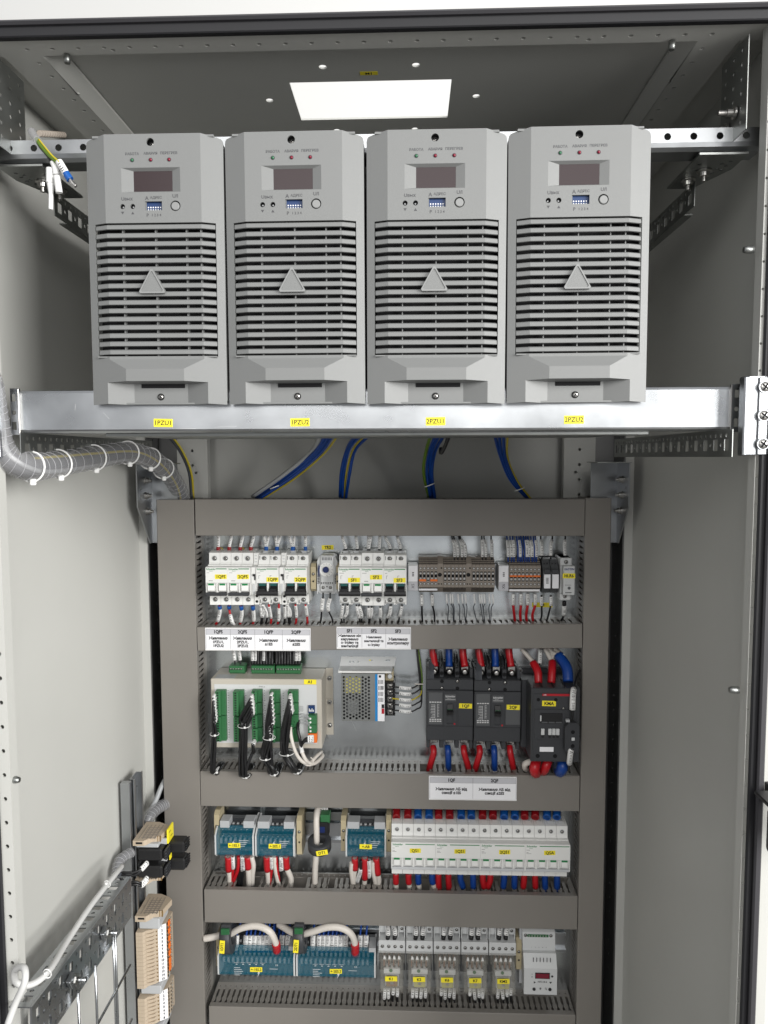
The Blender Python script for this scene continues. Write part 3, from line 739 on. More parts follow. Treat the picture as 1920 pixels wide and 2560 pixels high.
    sticker(t, tagtxt, tagx, tagz, 19 if poles == 2 else 18, 7.4, 78, 5.8, bold=.015)
    return t
X0 = -281.5
mcb(X0, Z1, 2, 'A', '1QFS', 24.5, 7.2, 'white two-pole breaker tagged 1QFS, leftmost in the top row')
mcb(X0+36, Z1, 2, 'A', '2QFS', 24.0, 7.2, 'white two-pole breaker tagged 2QFS with white green-topped toggles')
mcb(X0+81, Z1, 2, 'B', '1QFP', 26.0, 2.8, 'white two-pole breaker tagged 1QFP with joined black toggles', aux=True)
mcb(X0+126, Z1, 2, 'B', '2QFP', 25.5, 2.8, 'white two-pole breaker tagged 2QFP beside the round thermostat', aux=True)
mcb(-70, Z1, 2, 'B', 'SF1', 25, 2.4, 'white two-pole breaker tagged SF1 right of the thermostat')
mcb(-34, Z1, 2, 'A', 'SF2', 24, 7.2, 'white two-pole breaker tagged SF2 with white green-topped toggles')
mcb(2, Z1, 2, 'B', 'SF3', 25, 2.4, 'white two-pole breaker tagged SF3 beside the terminal strip')
for k, s_ in enumerate(('QS1', '1QS1', '2QS1', 'QSA')):
    mcb(13+72*k, Z3+.3, 4, 'Q', s_, 39, 9.5, 'white four-pole switch tagged %s, %s of four in a row' % (s_, ORD[k]), group='four-pole white switches in the third row')

# thermostat
t = thing('thermostat', 'light grey thermostat with round dial and dark blue knob', 'thermostat', (-108, PL, -551.8-31.5))
b = MB()
b.prism([(-4.5, 0)]+[], 0, 1, 'x', 'light_grey') if False else None
b.plate([(0, -26), (5, -31.5), (28, -31.5), (33, -26), (33, 22), (30, 29), (26, 31.5), (7, 31.5), (3, 29), (0, 22)], [], 10, 40, 'light_grey')
b.box(5.5, 27.5, -29, 31, 40, 43, 'light_grey', 1.5); b.box(-.5, 1.5, -31, 6, 34, 42.5, 'light_grey', .5); b.box(31.5, 33.5, -31, 6, 34, 42.5, 'light_grey', .5)
for k in range(7): b.box(8.5+2.4*k, 9.7+2.4*k, 24, 29, 42.9, 43.2, 'ink_grey'); b.box(6.5+3*k, 7.9+3*k, -14.6, -12, 42.9, 43.2, 'ink')
for k in range(6): b.box(.2, 4, 0-2.6*k, -1.2-2.6*k, 40, 42.7, 'ink_grey'); b.box(29, 32.8, 0-2.6*k, -1.2-2.6*k, 40, 42.7, 'ink_grey')
b.build('housing', t)
b = MB(); b.disc(16.5, 9, 13.5, 42.9, 44.2, 'light_grey', 36); b.disc(15.5, 9, 11.5, 44.2, 45.2, 'white_plastic', 32, .4); b.build('dial', t)
b = MB(); b.disc(15, 9, 5, 45.2, 49, 'blue_knob', 24, .8); b.lathe([(5.0, 0), (5.0, .2)], (15, -45.3, 9), (0, -1, 0), 'blue_knob', 24)
b.prism([(2.5, 0), (4.4, -3), (4.2, 4), (5.2, 14), (3.4, 18), (2.2, 10)], 45.1, 45.6, 'd', 'blue_knob'); b.build('knob', t)
b = MB()
for k in range(8):
    a = math.radians(-210+30*k+60); b.text(str(5*k+5), 16+9.2*math.cos(-a), 9+9.2*math.sin(-a), 45.35, 2.2, 'ink_grey')
b.text('°C', 16.5, -1.5, 45.35, 3, 'ink'); b.build('lettering', t, fixn=False)
b = MB(); b.box(6, 27, -27, -16, 43, 44.5, 'light_grey', .5)
for x in (10, 22): b.screw(x, -20.5, 1.9, 44.5, 'steel', True)
b.disc(16.3, -19, 1.2, 44.4, 44.8, 'ink_grey'); b.build('terminal_block', t)

def end_clamp(x, z, label, w=8.5, h=46, d=44):
    t = thing('end_clamp', label, 'clamp', (x, PL, z), group='beige end clamps on the mounting rails')
    b = MB(); b.prism([(-h/2, 9.6), (-h/2, d-8), (-h/2+5, d), (h/2-5, d), (h/2, d-8), (h/2, 9.6)], -w/2, w/2, 'x', 'clamp_beige'); b.box(-w/2-.4, w/2+.4, -3, 3, d-3, d+.6, 'clamp_beige', .4); b.build('clamp_body', t)
    b = MB(); b.screw(0, h*.14, 1.9, d+.2, 'steel', True); b.disc(0, -h*.12, 1.6, d, d+.3, 'dark'); b.build('screw', t)
end_clamp(-114, Z1, 'beige clamp between breaker 2QFP and the thermostat'); end_clamp(-72.5-4.4+3, Z1, 'beige clamp between the thermostat and breaker SF1', w=5)
end_clamp(-141.5+.5, -1024, 'beige clamp right of the block tagged 2ES.1', h=68, d=50); end_clamp(-281, -1020, 'beige clamp behind the left edge of block 1ES.1', h=70, d=44)
end_clamp(-67.5, -1022, 'beige clamp at the left of block AB', h=62, d=46); end_clamp(8.2, -1020, 'beige clamp between block AB and switch QS1', h=64, d=48)
end_clamp(226, -1228, 'beige clamp right of the relay tagged KM2', h=56, d=44, w=9)
end_clamp(-283, -1235, 'beige clamp left of the long block 1ES.2', h=60, d=40)

# ------------------------------------------------------------------ terminal strips
def tblock(parent, x, w, h, dmax, col, style='screw', jumper=False):
    b = MB(); H = h/2
    b.prism([(-H, 9.6), (-H, dmax*.66), (-H*.62, dmax), (H*.62, dmax), (H, dmax*.66), (H, 9.6)], x+.15, x+w-.15, 'x', col)
    for sg in (1, -1):
        for k in range(3): 
            zz = sg*(H*.70+k*H*.1); b.box(x+.1, x+w-.1, zz-.35, zz+.35, dmax*.94-k*dmax*.09, dmax*.96-k*dmax*.09, 'dark')
        b.disc(x+w/2, sg*H*.43, w*.36, dmax-.2, dmax+.2, 'dark', 12); b.disc(x+w/2, sg*H*.43, w*.26, dmax+.2, dmax+.7, 'steel', 10)
    b.box(x+1.0, x+w-1.0, -H*.26, H*.26, dmax-.2, dmax+.25, 'dark'); b.box(x+1.5, x+w-1.5, H*.1, H*.2, dmax, dmax+.6, 'steel'); b.box(x+1.5, x+w-1.5, -H*.2, -H*.08, dmax, dmax+.6, 'steel')
    return b.build('terminal_block', parent)
t = thing('terminal_strip', 'brown terminal strip X5 of three groups with orange jumpers', 'terminal strip', (57.5, PL, -584), group='terminal strips in the top row')
x = 0
for gi, n in enumerate((5, 6, 6)):
    if gi:
        b = MB(); b.prism([(-29, 9.6), (-29, 30), (-18, 46), (20, 46), (30, 33), (30, 9.6)], x, x+8.8, 'x', 'terminal_tan'); b.build('end_plate', t)
        b = MB(); b.screw(x+3.5, 2, 2.4, 46, 'black', True); b.disc(x+6, 13, 1.3, 46, 46.3, 'dark'); b.disc(x+2, -13, 1.1, 46, 46.3, 'dark'); b.disc(x+6, -13, 1.1, 46, 46.3, 'dark'); b.build('screw', t); x += 9
    for k in range(n): tblock(t, x, 6.15, 58, 47, 'terminal_tan'); x += 6.15
for a, c in ((.5, 12), (18.6, 30.2)):
    b = MB(); b.box(a, c, -8.5, -5, 47, 49, 'orange', .4); b.build('jumper', t)
b = MB(); b.box(.5, 30.5, -24.5, -21, 41, 43, 'paper', .2); b.build('marker_bar', t)
t = thing('terminal_strip', 'brown terminal strip X6 with one line of orange jumpers', 'terminal strip', (203.5, PL, -585), group='terminal strips in the top row')
for k in range(8): tblock(t, 6.25*k, 6.2, 56, 47, 'terminal_tan')
for k in range(4): b = MB(); b.box(.3+12.5*k, 12+12.5*k, 0, 2.8, 47, 49, 'orange', .4); b.build('jumper', t)
b = MB(); b.box(.5, 49.5, -24.2, -20.8, 41.5, 43.5, 'paper', .2); b.build('marker_bar', t)
for x, s1, s2, lab in ((40, 'X5', 'KIB', 'grey tag holder reading X5 left of the long brown strip'), (186.3, 'X6', 'XI', 'grey tag holder reading X6 left of the short brown strip')):
    t = thing('strip_marker', lab, 'marker', (x, PL, Z1), group='grey tag holders of the terminal strips')
    b = MB(); b.box(.3, 16.8, -21, 21.5, 9.6, 42, 'light_grey', .6); b.build('holder', t)
    b = MB(); b.box(1, 16, -5.5, 20, 42, 42.6, 'paper', .1); l1 = b.build('paper_tag', t); b = MB(); b.box(1, 16, -20, -6.5, 42, 42.6, 'paper_grey', .1); l2 = b.build('paper_tag', t)
    b = MB(); b.text(s1, 8.5, -13, 42.8, 6.5, 'ink', rot=math.pi/2); b.build('lettering', l2, fixn=False)
    b = MB()
    for k in range(3): b.box(7+.0, 10, 3+2.6*k, 4.6+2.6*k, 42.65, 42.75, 'ink_grey')
    b.build('lettering', l1, fixn=False)
for x, lab in ((256.5, 'dark fuse terminal with white label beside strip X6'), (269.5, 'dark fuse terminal with blank white label left of HLR6')):
    t = thing('fuse_terminal', lab, 'terminal', (x, PL, -585), group='dark fuse terminals')
    b = MB(); b.prism([(-27, 9.6), (-27, 38), (-18, 46), (-14, 52), (10, 52), (16, 44), (27, 34), (27, 9.6)], 0, 12, 'x', 'charcoal_light'); b.box(1, 11, 6, 14, 50, 54, 'charcoal', 1); b.box(2, 4, 20, 22, 38, 42, 'black'); b.box(7, 9, 20, 22, 38, 42, 'black'); b.build('body', t)
    b = MB(); b.box(1, 11, -17, 5.5, 52, 56, 'paper', .4); bb = b.build('front_label', t)
    if x < 260:
        b = MB()
        for k in range(5): b.box(4, 8, -9+2*k, -7.9+2*k, 56.1, 56.2, 'ink_grey')
        b.build('lettering', bb, fixn=False)
t = thing('indicator_relay', 'slim light grey relay tagged HLR6 at the right end', 'relay', (282.8, PL, -587))
b = MB(); b.box(0, 18, 22, 34, 9.6, 55, 'light_grey', 1); b.box(1, 19.5, -34, 34, 9.6, 50, 'light_grey', 1); b.box(3, 21, -24, 22.5, 50, 66, 'light_grey', 1); b.box(0, 17, -34, -24, 30, 55, 'light_grey', 1); b.build('housing', t)
b = MB(); b.text('EATON', 12, 17.5, 66.2, 4.6, 'blue_knob', .03); b.box(5, 15, -8, -7.4, 66.05, 66.15, 'ink_grey'); b.box(6, 16, -20.5, -19.2, 66.05, 66.15, 'ink_grey'); b.text('24V', 11, -22, 66.2, 2, 'ink_grey') if False else None; b.build('lettering', t, fixn=False)
b = MB(); b.screw(9, 27.5, 2.4, 55, 'steel', True); b.build('terminal_screw', t); b = MB(); b.screw(8, -28, 2.2, 55, 'steel', True); b.build('terminal_screw', t)
b = MB(); b.disc(12, -12.5, 2.4, 66, 66.5, 'charcoal_light'); b.build('indicator_lamp', t)
sticker(t, 'HLR6', 11.5, 7, 19.5, 8, 66, 5.4)

# ================================================================== controller A1
t = thing('controller_box', 'beige controller box tagged A1 with green plug-in connectors', 'controller', (-280.5, PL, -808))
b = MB()
b.box(0, 181, -57.5, 57.5, 2, 65, 'beige', 1.2)
b.build('case', t)
b = MB(); b.plate(rect(181, 193, -58, 58), [], 1, 2.6, 'beige'); b.box(181, 193, -5, 5, 2.6, 5, 'beige', .5); b.build('mounting_flange', t)
for z in (41, 0, -41): b = MB(); b.disc(187, z, 4, 2.6, 4 if z else 6, 'zinc', 16); b.screw(187, z, 3, 4.2 if z else 6.2, 'steel', False); b.build('screw', t)
b = MB(); b.box(6, 173, -49, 48.5, 65, 65.5, 'light_grey'); fp = b.build('face_plate', t)
b = MB(); b.text('ZHCL-3', 84, 45, 65.7, 3, 'ink_grey')
b.text('ANALOG IN', 29, -4, 65.7, 2, 'ink_grey', rot=-math.pi/2) if False else None
random.seed(11)
for cx in (31, 60, 90.5, 121):
    for k in range(20): b.box(cx-3.2, cx-3.2+random.uniform(.8, 2.2), 38-4.1*k, 38.8-4.1*k, 65.55, 65.65, 'ink_grey')
for cx in (75, 104, 133):
    for k in range(4): b.box(cx, cx+.4, 30-16*k, 36-16*k, 65.55, 65.65, 'ink_grey'); b.box(cx, cx+3, 33-16*k, 33.4-16*k, 65.55, 65.65, 'ink_grey')
for k in range(6): b.box(144, 151, 5+2*k*.8, 5.4+2*k*.8, 65.55, 65.65, 'ink_grey')
b.build('lettering', fp, fixn=False)
for i, cx in enumerate((18.5, 47.5, 77.5, 106.5, 136)):
    for (z0, z1) in ((-42.5, -1.2), (-.2, 41)) if i < 2 else ((-43, -20), (-19, 2), (3, 21), (22, 42)):
        b = MB()
        b.box(cx-8, cx+8, z0, z1, 65.4, 74, 'green_dark' if (i == 2 and z0 < 3) else 'green_block', .5); b.box(cx-8, cx+1, z0+.4, z1-.4, 74, 79, 'green_block', .6)
        n = int((z1-z0)//4)
        for k in range(n):
            zc_ = z0+2.5+k*4; b.box(cx-5.5, cx-2.5, zc_-1, zc_+1, 78.9, 79.3, 'dark'); b.box(cx+2.5, cx+7, zc_-1.5, zc_-1.0, 74, 74.3, 'green_dark')
        b.build('plug_connector', t)
# plugs standing above the case
for (xa, xb_) in ((24, 50), (61, 100), (102.5, 143)):
    b = MB(); b.box(xa, xb_, 60, 71.5, 18, 40, 'green_block', .6); b.box(xa, xb_, 57.6, 61, 20, 36, 'green_dark', .3)
    n = int((xb_-xa)//4.4)
    for k in range(n): b.screw(xa+3+k*4.4, 66.5, 1.3, 40, 'steel', True, rot=random.random()); b.box(xa+.9+k*4.4, xa+1.2+k*4.4, 62, 71, 40, 40.3, 'green_dark')
    b.build('plug_connector', t, label='green screw connector on top of the box')
b = MB(); b.box(159.5, 170, 3, 15.5, 65.4, 69, 'blue_dip', .3)
for k in range(4): b.box(160.8+2.2*k, 162+2.2*k, 6, 9 if k % 2 else 11, 69, 70, 'white_toggle')
b.build('dip_switch', t)
for (z0, z1, m_) in ((-13, 2, 'green_block'), (-27, -13.5, 'green_block'), (-43, -28, 'orange')):
    b = MB(); b.box(160, 174, z0, z1, 65.4, 77, m_, .5); b.disc(164, (z0+z1)/2+2.5, 1.6, 77, 77.3, 'tube_white'); b.disc(164, (z0+z1)/2-3.5, 1.6, 77, 77.3, 'tube_white'); b.build('plug_connector', t, label='orange plug at the lower right' if m_ == 'orange' else None)
b = MB(); b.prism([(10, 52), (45, 52), (43, 30), (8, 30)], 57.55, 57.75, 'd', 'grey_plastic') if False else None
sticker(t, 'A1', 162.5, 53.5, 20, 8, 65, 5.6)
b = MB(); b.box(6, 38, 57.5, 57.75, 42, 63, 'grey_plastic'); b.build('rating_label', t)

# power supply A4
t = thing('power_supply', 'silver perforated power supply below the A4 tag', 'power supply', (-70, PL, -788))
W, H = 63, 80
hs = []
for r_i in range(13):
    for c_i in range(5):
        xx = 4.5+c_i*10.3; 
        zz = 34-r_i*5.75
        hs.append(circ(xx, zz, 2.0, 10))
        if c_i < 4: hs.append(circ(xx+5.15, zz-2.9, 2.0, 10))
hs = [h for h in hs if min(p[1] for p in h) > -39]
b = MB(); b.plate(rect(0, 54, -40, 40), hs, 39, 40, 'zinc_dull'); b.box(54, 72, -40, 40, 39, 40, 'zinc_dull'); b.box(0, 1, -40, 40, 4, 39, 'zinc_dull'); b.box(71, 72, -38, 34, 4, 39, 'zinc_dull'); b.box(0, 72, -40, -39, 4, 39, 'zinc_dull'); b.build('case', t)
b = MB(); b.box(2, 70, -38, 38, 4, 20, 'charcoal'); b.box(5, 33, 6, 33, 20, 36.5, 'inner_yellow', 1); b.box(36, 52, -30, 20, 20, 32, 'charcoal_light', 2); b.box(8, 28, -33, -8, 20, 30, 'grey_plastic', 2); b.build('inner_parts', t)
b = MB(); b.box(56, 60, -39.5, 39.5, 40, 40.4, 'blue_stripe'); b.box(60.2, 71.5, -39.5, 39.5, 40, 40.4, 'paper', .05)
b.box(62, 66, 34, 38, 40.4, 40.5, 'ink'); b.box(66.5, 71, -27, -18, 40.4, 40.5, 'red_line'); b.box(66.5, 71, -17.5, -11, 40.4, 40.5, 'ink'); 
for k in range(16): b.box(61.5+2.2*(k % 4), 62.6+2.2*(k % 4), 30-5*(k//4)*2-7, 30-5*(k//4)*2, 40.4, 40.5, 'ink_grey')
b.text('CE', 69, 17, 40.6, 5, 'ink_grey', rot=math.pi/2); b.build('rating_label', t)
b = MB(); b.plate([(-6, 0), (87, 0), (90, 16), (-3, 16)], [rect(10, 13, 5, 9), rect(16, 19, 5, 9), rect(24, 27, 5, 9), rect(44, 50, 9, 11), rect(72, 80, 8, 12)], 0, 1.5, 'light_grey')
b.v = [(x, y, z+42) for x, y, z in b.v]; b.box(-6, 84, 41, 42.2, 1, 36, 'light_grey', .3); b.box(-5, 82, 40.2, 43.5, 34, 37, 'white_plastic', .3); b.build('mounting_flange', t)
b = MB(); b.box(72.4, 88, -32, 24, 6, 26, 'black', 1); b.box(72.4, 86, 24, 40, 6, 24, 'clamp_beige', .5); b.disc(80, 33, 4, 24, 32, 'light_grey', 16, 1)
for k in range(6): b.box(72.4, 89, 22-11*k, 23.5-11*k, 20, 32, 'black', .3)
b.build('terminal_block', t)
for k in range(5): b = MB(); b.box(76, 85, 11.5+5-11*k-4, 11.5+5-11*k+3.5, 26, 28, 'steel', .4); b.screw(80.5, 16.5-11*k, 3, 28, 'steel', False); b.build('terminal_screw', t)

# ================================================================== moulded-case breakers and contactor
def mccb(x, z, s_, label):
    t = thing('moulded_case_breaker', label, 'breaker', (x, PL, z), group='dark grey moulded-case breakers')
    W = 75
    b = MB()
    b.box(0, W, -52, 50, 2, 55, 'charcoal', 1.2)
    b.prism([(50, 2), (50, 55), (64, 48), (64, 2)], 0, W, 'x', 'charcoal') if False else None
    b.box(0, W, -27, 32, 55, 60, 'charcoal', .8); b.box(0, W, 32.4, 49.5, 55, 57.5, 'charcoal', .6)
    # terminal chambers top and bottom
    for x0, x1 in ((0, 5), (21, 28), (46, 53), (70, 75)):
        b.box(x0, x1, 50, 66, 2, 50, 'charcoal', .8); b.box(x0, x1, -68, -52, 2, 48, 'charcoal', .8)
    b.box(0, W, 50, 66, 2, 12, 'charcoal'); b.box(0, W, -68, -52, 2, 12, 'charcoal')
    for xx in (22.5, 26.5, 47.5, 51.5): b.box(xx-.4, xx+.4, 60, 80, 2, 46, 'charcoal')
    b.box(0, W, -52.2, -27.4, 50, 56.4, 'charcoal', .8)
    for xx in (24.5, 49.5):
        for zz in (35, 46.5): b.disc(xx, zz, 3, 57.2, 57.8, 'dark')
        b.disc(xx, 57.5, 3.3, 50, 50.4, 'dark')
    b.build('body', t)
    b = MB(); b.box(3, 25.5, -24, 29, 60, 61, 'charcoal_light', .3); b.build('rating_plate', t)
    b = MB(); rp = b
    b.box(4, 10, -22, 28, 61, 61.1, 'charcoal_light') if False else None
    random.seed(5)
    b.box(13, 13.4, -14, 9, 61.05, 61.15, 'ink_white'); b.box(17, 17.4, -12, 10, 61.05, 61.15, 'ink_white')
    for k in range(9): b.box(9-random.random()*3, 13, 8-2.6*k, 8.6-2.6*k, 61.05, 61.15, 'ink_white'); b.box(17, 20, 9-2.5*k, 9.5-2.5*k, 61.05, 61.15, 'ink_white')
    for zz in (13, -15.5, -18.5): 
        for k in range(5): b.box(4.4+4*k, 7.4+4*k, zz-.8, zz+.8, 61.05, 61.15, 'ink_white')
    b.build('lettering', t, fixn=False)
    b = MB(); b.plate(rect(27, 48, -26, 30), [rect(32.3, 42.5, -22.5, 11)], 60, 61.6, 'charcoal'); b.box(29, 47, 15, 26.5, 61.6, 62, 'charcoal_light', .1); b.build('handle_bezel', t)
    b = MB(); b.text('Schneider', 38, 23, 62.15, 4.0, 'ink_white', .02); b.box(30, 46, 17.7, 18.2, 62.05, 62.15, 'ink_white'); b.text('Electric', 36, 20.2, 62.15, 2, 'ink_white'); b.build('lettering', t, fixn=False)
    b = MB(); b.box(32.4, 42.4, -22.4, 10.9, 56, 58, 'dark'); b.prism([(-6, 58), (-5, 70), (0, 72), (3, 66), (10, 62), (10.5, 58)], 33, 41.8, 'x', 'black'); b.box(33.2, 41.6, 2.6, 3.4, 63, 66.6, 'green_dark'); b.build('toggle', t)
    b = MB(); b.disc(44.8, -22.5, 1.5, 61, 62.4, 'red_line'); b.build('trip_button', t)
    b = MB(); b.box(50.5, 73.5, -24 if s_ == '1QF' else -22, 10, 60, 60.7, 'charcoal_light' if s_ != '1QF' else 'charcoal', .2); b.build('accessory_cover', t)
    sticker(t, s_, 62.5, 7, 21, 8.2, 60.6, 5.8)
    for xx in (24.5, 49.5):
        b = MB(); b.screw(xx, 35 if xx < 30 else 46.5, 2.3, 57.8, 'steel', False); b.build('cover_screw', t)
        b = MB(); b.screw(xx, -57, 2.4, 13, 'steel', False); b.build('fixing_screw', t)
    for xx in (12.5, 37.5, 62.5):
        b = MB(); b.lathe([(5.6, 0), (5.6, 1.5), (4.8, 2), (4.8, 5), (2.4, 5.5), (1.5, 5.6)], (xx, -40, 57.5), (0, -1, .0), 'steel', 16); b.box(xx-6.5, xx+6.5, 55, 68, 36, 38.5, 'steel', 1); b.build('terminal_bolt', t)
        b = MB(); b.lathe([(4, 0), (4, 3), (3, 4)], (xx, -36, -57), (0, -1, 0), 'steel', 16); b.box(xx-6.5, xx+6.5, -66, -54, 30, 33, 'steel', 1); b.build('terminal_bolt', t)
mccb(70.6, -800.5, '1QF', 'dark grey moulded-case breaker tagged 1QF beside the power supply')
mccb(147.2, -802, '2QF', 'dark grey moulded-case breaker tagged 2QF beside the contactor')

t = thing('contactor', 'large dark grey contactor tagged KMA with a red stripe', 'contactor', (232, PL, -810))
b = MB()
b.box(-8, 76, -56, 56, 2, 50, 'charcoal', 1.5); b.box(0, 76, -59, 59, 50, 98, 'charcoal', 1.5)
b.box(3, 70, -56, 50, 98, 99.2, 'charcoal', .4)
for xx in (17, 36, 54): b.box(xx-.6, xx+.6, 59, 62, 52, 96, 'black')
b.box(5, 70, -22, 26, 99.2, 100.6, 'charcoal', .5); b.box(14, 48, 4, 20, 100.6, 102, 'black', .5)
for xx in (11, 38): b.disc(xx, 41, 2.7, 99, 99.8, 'dark'); b.disc(xx, -49, 3.2, 99, 99.8, 'dark')
for k in range(3): b.box(16+11*k, 25+11*k, 5, 7, 102, 103, 'charcoal_light')
b.box(-12, 80, 50, 64, 2, 6, 'charcoal', 1); 
b.build('body', t)
b = MB(); b.box(17, 63, 47, 50.5, 99.2, 99.8, 'red_line'); b.build('red_stripe', t)
b = MB(); b.text('ABB', 21, 48.7, 99.95, 2.6, 'ink_white', .02)
b.build('lettering', t, fixn=False)
for xx in (18, 29, 35, 41): b = MB(); b.box(xx-2.6, xx+2.6, -14, -4, 100.6, 103.5, 'light_grey', .5); b.box(xx-2, xx+2, -19, -14, 100.6, 101.5, 'black'); b.build('switch_tab', t)
b = MB(); b.box(14, 35.5, -42, -34.5, 99.2, 99.8, 'paper', .1); b.build('blank_label', t)
b = MB(); b.box(13.5, 15.5, 8, 17, 101, 103.5, 'light_grey', .3); b.build('indicator_tab', t)
b = MB(); b.screw(50, 27, 1.8, 99.2, 'steel', True); b.build('screw', t)
for xx in (-2, ): b = MB(); b.disc(xx-2, 60, 4.2, 6, 8, 'zinc'); b.screw(xx-2, 60, 3, 8, 'steel', False); b.build('fixing_screw', t)
b = MB(); b.prism([(50, -34), (54, -38), (68, -38), (72, -32), (72, 4), (68, 9), (56, 9), (50, 2)], 98, 113, 'd', 'charcoal')
b.disc(62, -5, 3, 113, 113.5, 'dark'); b.disc(62, -27, 3, 113, 113.5, 'dark'); b.box(60, 65, -18.5, -13.5, 113, 114, 'light_grey', .5); b.box(52, 58, 9, 13, 104, 110, 'grey_plastic', .4); b.build('coil_terminal', t)
sticker(t, 'KMA', 27.5, 35, 21.5, 8.6, 99.2, 6)

# ================================================================== busbar blocks under blue covers
def bus_block(x, z, W, s_, label, longer=False, H=45):
    t = thing('distribution_block', label, 'distribution block', (x, PL, z), group='blue covered distribution blocks')
    H = H/2
    b = MB()
    for xx in (0, W-2.5): b.prism([(-H, 9.6), (-H, 52), (-H+6, 59), (H-6, 59), (H, 50), (H+10 if not longer else H+6, 26), (H+10 if not longer else H+6, 9.6)], xx, xx+2.5, 'x', 'light_grey')
    b.box(2.5, W-2.5, -H, H+5, 9.6, 20, 'charcoal')
    for k in range(int((W-8)//8)): b.box(5+8*k, 9+8*k, -H+2, H-2, 20, 24, 'light_grey', .4); b.box(5+8*k, 9+8*k, -H*.2, H*.2, 40, 46, 'light_grey', .6)
    if not longer:
        b.box(6 if x < -250 else 2, 22, H+1, H+13, 24, 47, 'grey_plastic', .5); b.box(W-20, W-2, H+1, H+13, 24, 47, 'grey_plastic', .5)
    else:
        b.box(0, 12, H, H+7, 20, 50, 'grey_plastic', .5); b.box(W-12, W, H, H+7, 20, 50, 'grey_plastic', .5)
    b.build('end_frame', t)
    b = MB()
    rows = 4 if not longer else 2
    n = int((W-10)//(8 if not longer else 7.5))
    for r in range(rows):
        zz = H-7-r*(2*H-10)/(rows-.5)
        b.box(4, W-4, zz-3.4, zz+3.4, 22+r*3, 34+r*3, 'zinc', .4)
        for k in range(n):
            xx = 8+k*(W-14)/(n-1 if n > 1 else 1)
            b.lathe([(2.4, 0), (2.4, 4), (1.2, 4.5)], (xx, -34-r*3, zz), (0, -1, 0), 'steel', 10)
    b.build('busbar', t)
    b = MB()
    prof = [(-H+.5, 47), (-H+1, 53), (-H+6, 58.5), (H-6, 58.5), (H-1, 50), (H+4, 44), (H+4, 42.8), (H-1.6, 48.6), (H-6.4, 57.2), (-H+6.2, 57.2), (-H+2.2, 52.4), (-H+1.6, 47)]
    b.prism(prof, 2.6, W-2.6, 'x', 'teal_cover'); cv = b.build('clear_cover', t)
    b = MB(); random.seed(int(abs(x)))
    px = W*.62
    if not longer:
        for k in range(4): b.box(px, px+16-2*k, 8-3.2*k, 8.7-3.2*k, 58.7, 58.8, 'ink_white')
    else:
        for k in range(5): b.box(28, 28+random.uniform(8, 16), -4-3.2*k, -3.3-3.2*k, 58.7, 58.8, 'ink_white')
        for k in range(5): b.box(28+11*k, 36+11*k, 5, 5.4, 58.7, 58.8, 'ink_white'); b.box(31+11*k, 34+11*k, 2, 3, 58.7, 58.8, 'ink_white')
        b.text('CE', 100, 2, 58.9, 4, 'ink_white'); b.box(88, 102, -5, -4.4, 58.7, 58.8, 'ink_white')
    bx, bz = (W*.47, 4) if not longer else (W*.53, -12)
    b.add([(bx+2.5, -58.9, bz+6), (bx-2.2, -58.9, bz-1), (bx, -58.9, bz-1), (bx-2.5, -58.9, bz-8), (bx+2.6, -58.9, bz+1), (bx+.4, -58.9, bz+1)], [(0, 1, 2, 5), (2, 3, 4, 5)], 'ink_white')
    b.build('lettering', cv, fixn=False)
    sticker(t, s_, W*.5 if not longer else W*.5, 0 if not longer else -6, 20.5, 8.2, 59, 5.0, bold=.015)
    return t
bus_block(-281, -1034.5, 65.5, '+-1ES.1', 'short blue block tagged 1ES.1, leftmost in the third row')
bus_block(-213.5, -1034.8, 66, '+-2ES.1', 'short blue block tagged 2ES.1 left of the current ring')
bus_block(-63, -1033.0, 67, '+-AB', 'short blue block tagged AB beside switch QS1')
bus_block(-280.5, -1244.5, 131, '+-1ES.2', 'long blue block tagged 1ES.2 at lower left', True, 44)
bus_block(-147.5, -1244.5, 133.5, '+-2ES.2', 'long blue block tagged 2ES.2 beside relay K1', True, 44)

# current-sensing rings
def ring(q, ax, R, r, hgt, s_, lab, lx=0, lz=0, rot=0, board=False):
    t = thing('current_ring', lab, 'current sensor', q, group='dark current-sensing rings')
    b = MB(); ax = Vector(ax).normalized()
    o = -ax*hgt/2
    n = 28; e1 = ax.cross(Vector((0, 0, 1)) if abs(ax.z) < .9 else Vector((1, 0, 0))).normalized(); e2 = ax.cross(e1)
    prof = [(R, 1), (R-1, 0), (r+1, 0), (r, 1), (r, hgt-1), (r+1, hgt), (R-1, hgt), (R, hgt-1)]
    v = []; f = []
    for i in range(n):
        a = 2*math.pi*i/n
        for rr, h in prof: v.append(tuple(o+ax*h+e1*rr*math.cos(a)+e2*rr*math.sin(a)))
    for i in range(n):
        for k in range(8): j = (i+1) % n; f.append((i*8+k, i*8+(k+1) % 8, j*8+(k+1) % 8, j*8+k))
    b.add(v, f, 'charcoal', True); b.build('ring_core', t)
    return t
q = U(*ze(1017, 352), 442)
rg = ring(tuple(q), (0, -.28, 1), 19.5, 10, 17, 'DT1', 'dark current ring tagged DT1 around a thick white cable')
sticker(rg, 'DT1', 6.5, -3.5, 19, 8.4, 20.2, 5.4, rot=.18)
b = MB(); b.box(-9, 14, 6, 32, -30, -8, 'black', 1); b.box(0, 16, 30, 44, -30, -12, 'green_block', .6); b.box(-2, 8, 16, 26, -7.8, -7, 'blue_knob'); b.box(-30, 34, 16, 30, -50, -48, 'zinc_dull', .4); b.build('sensor_housing', rg)
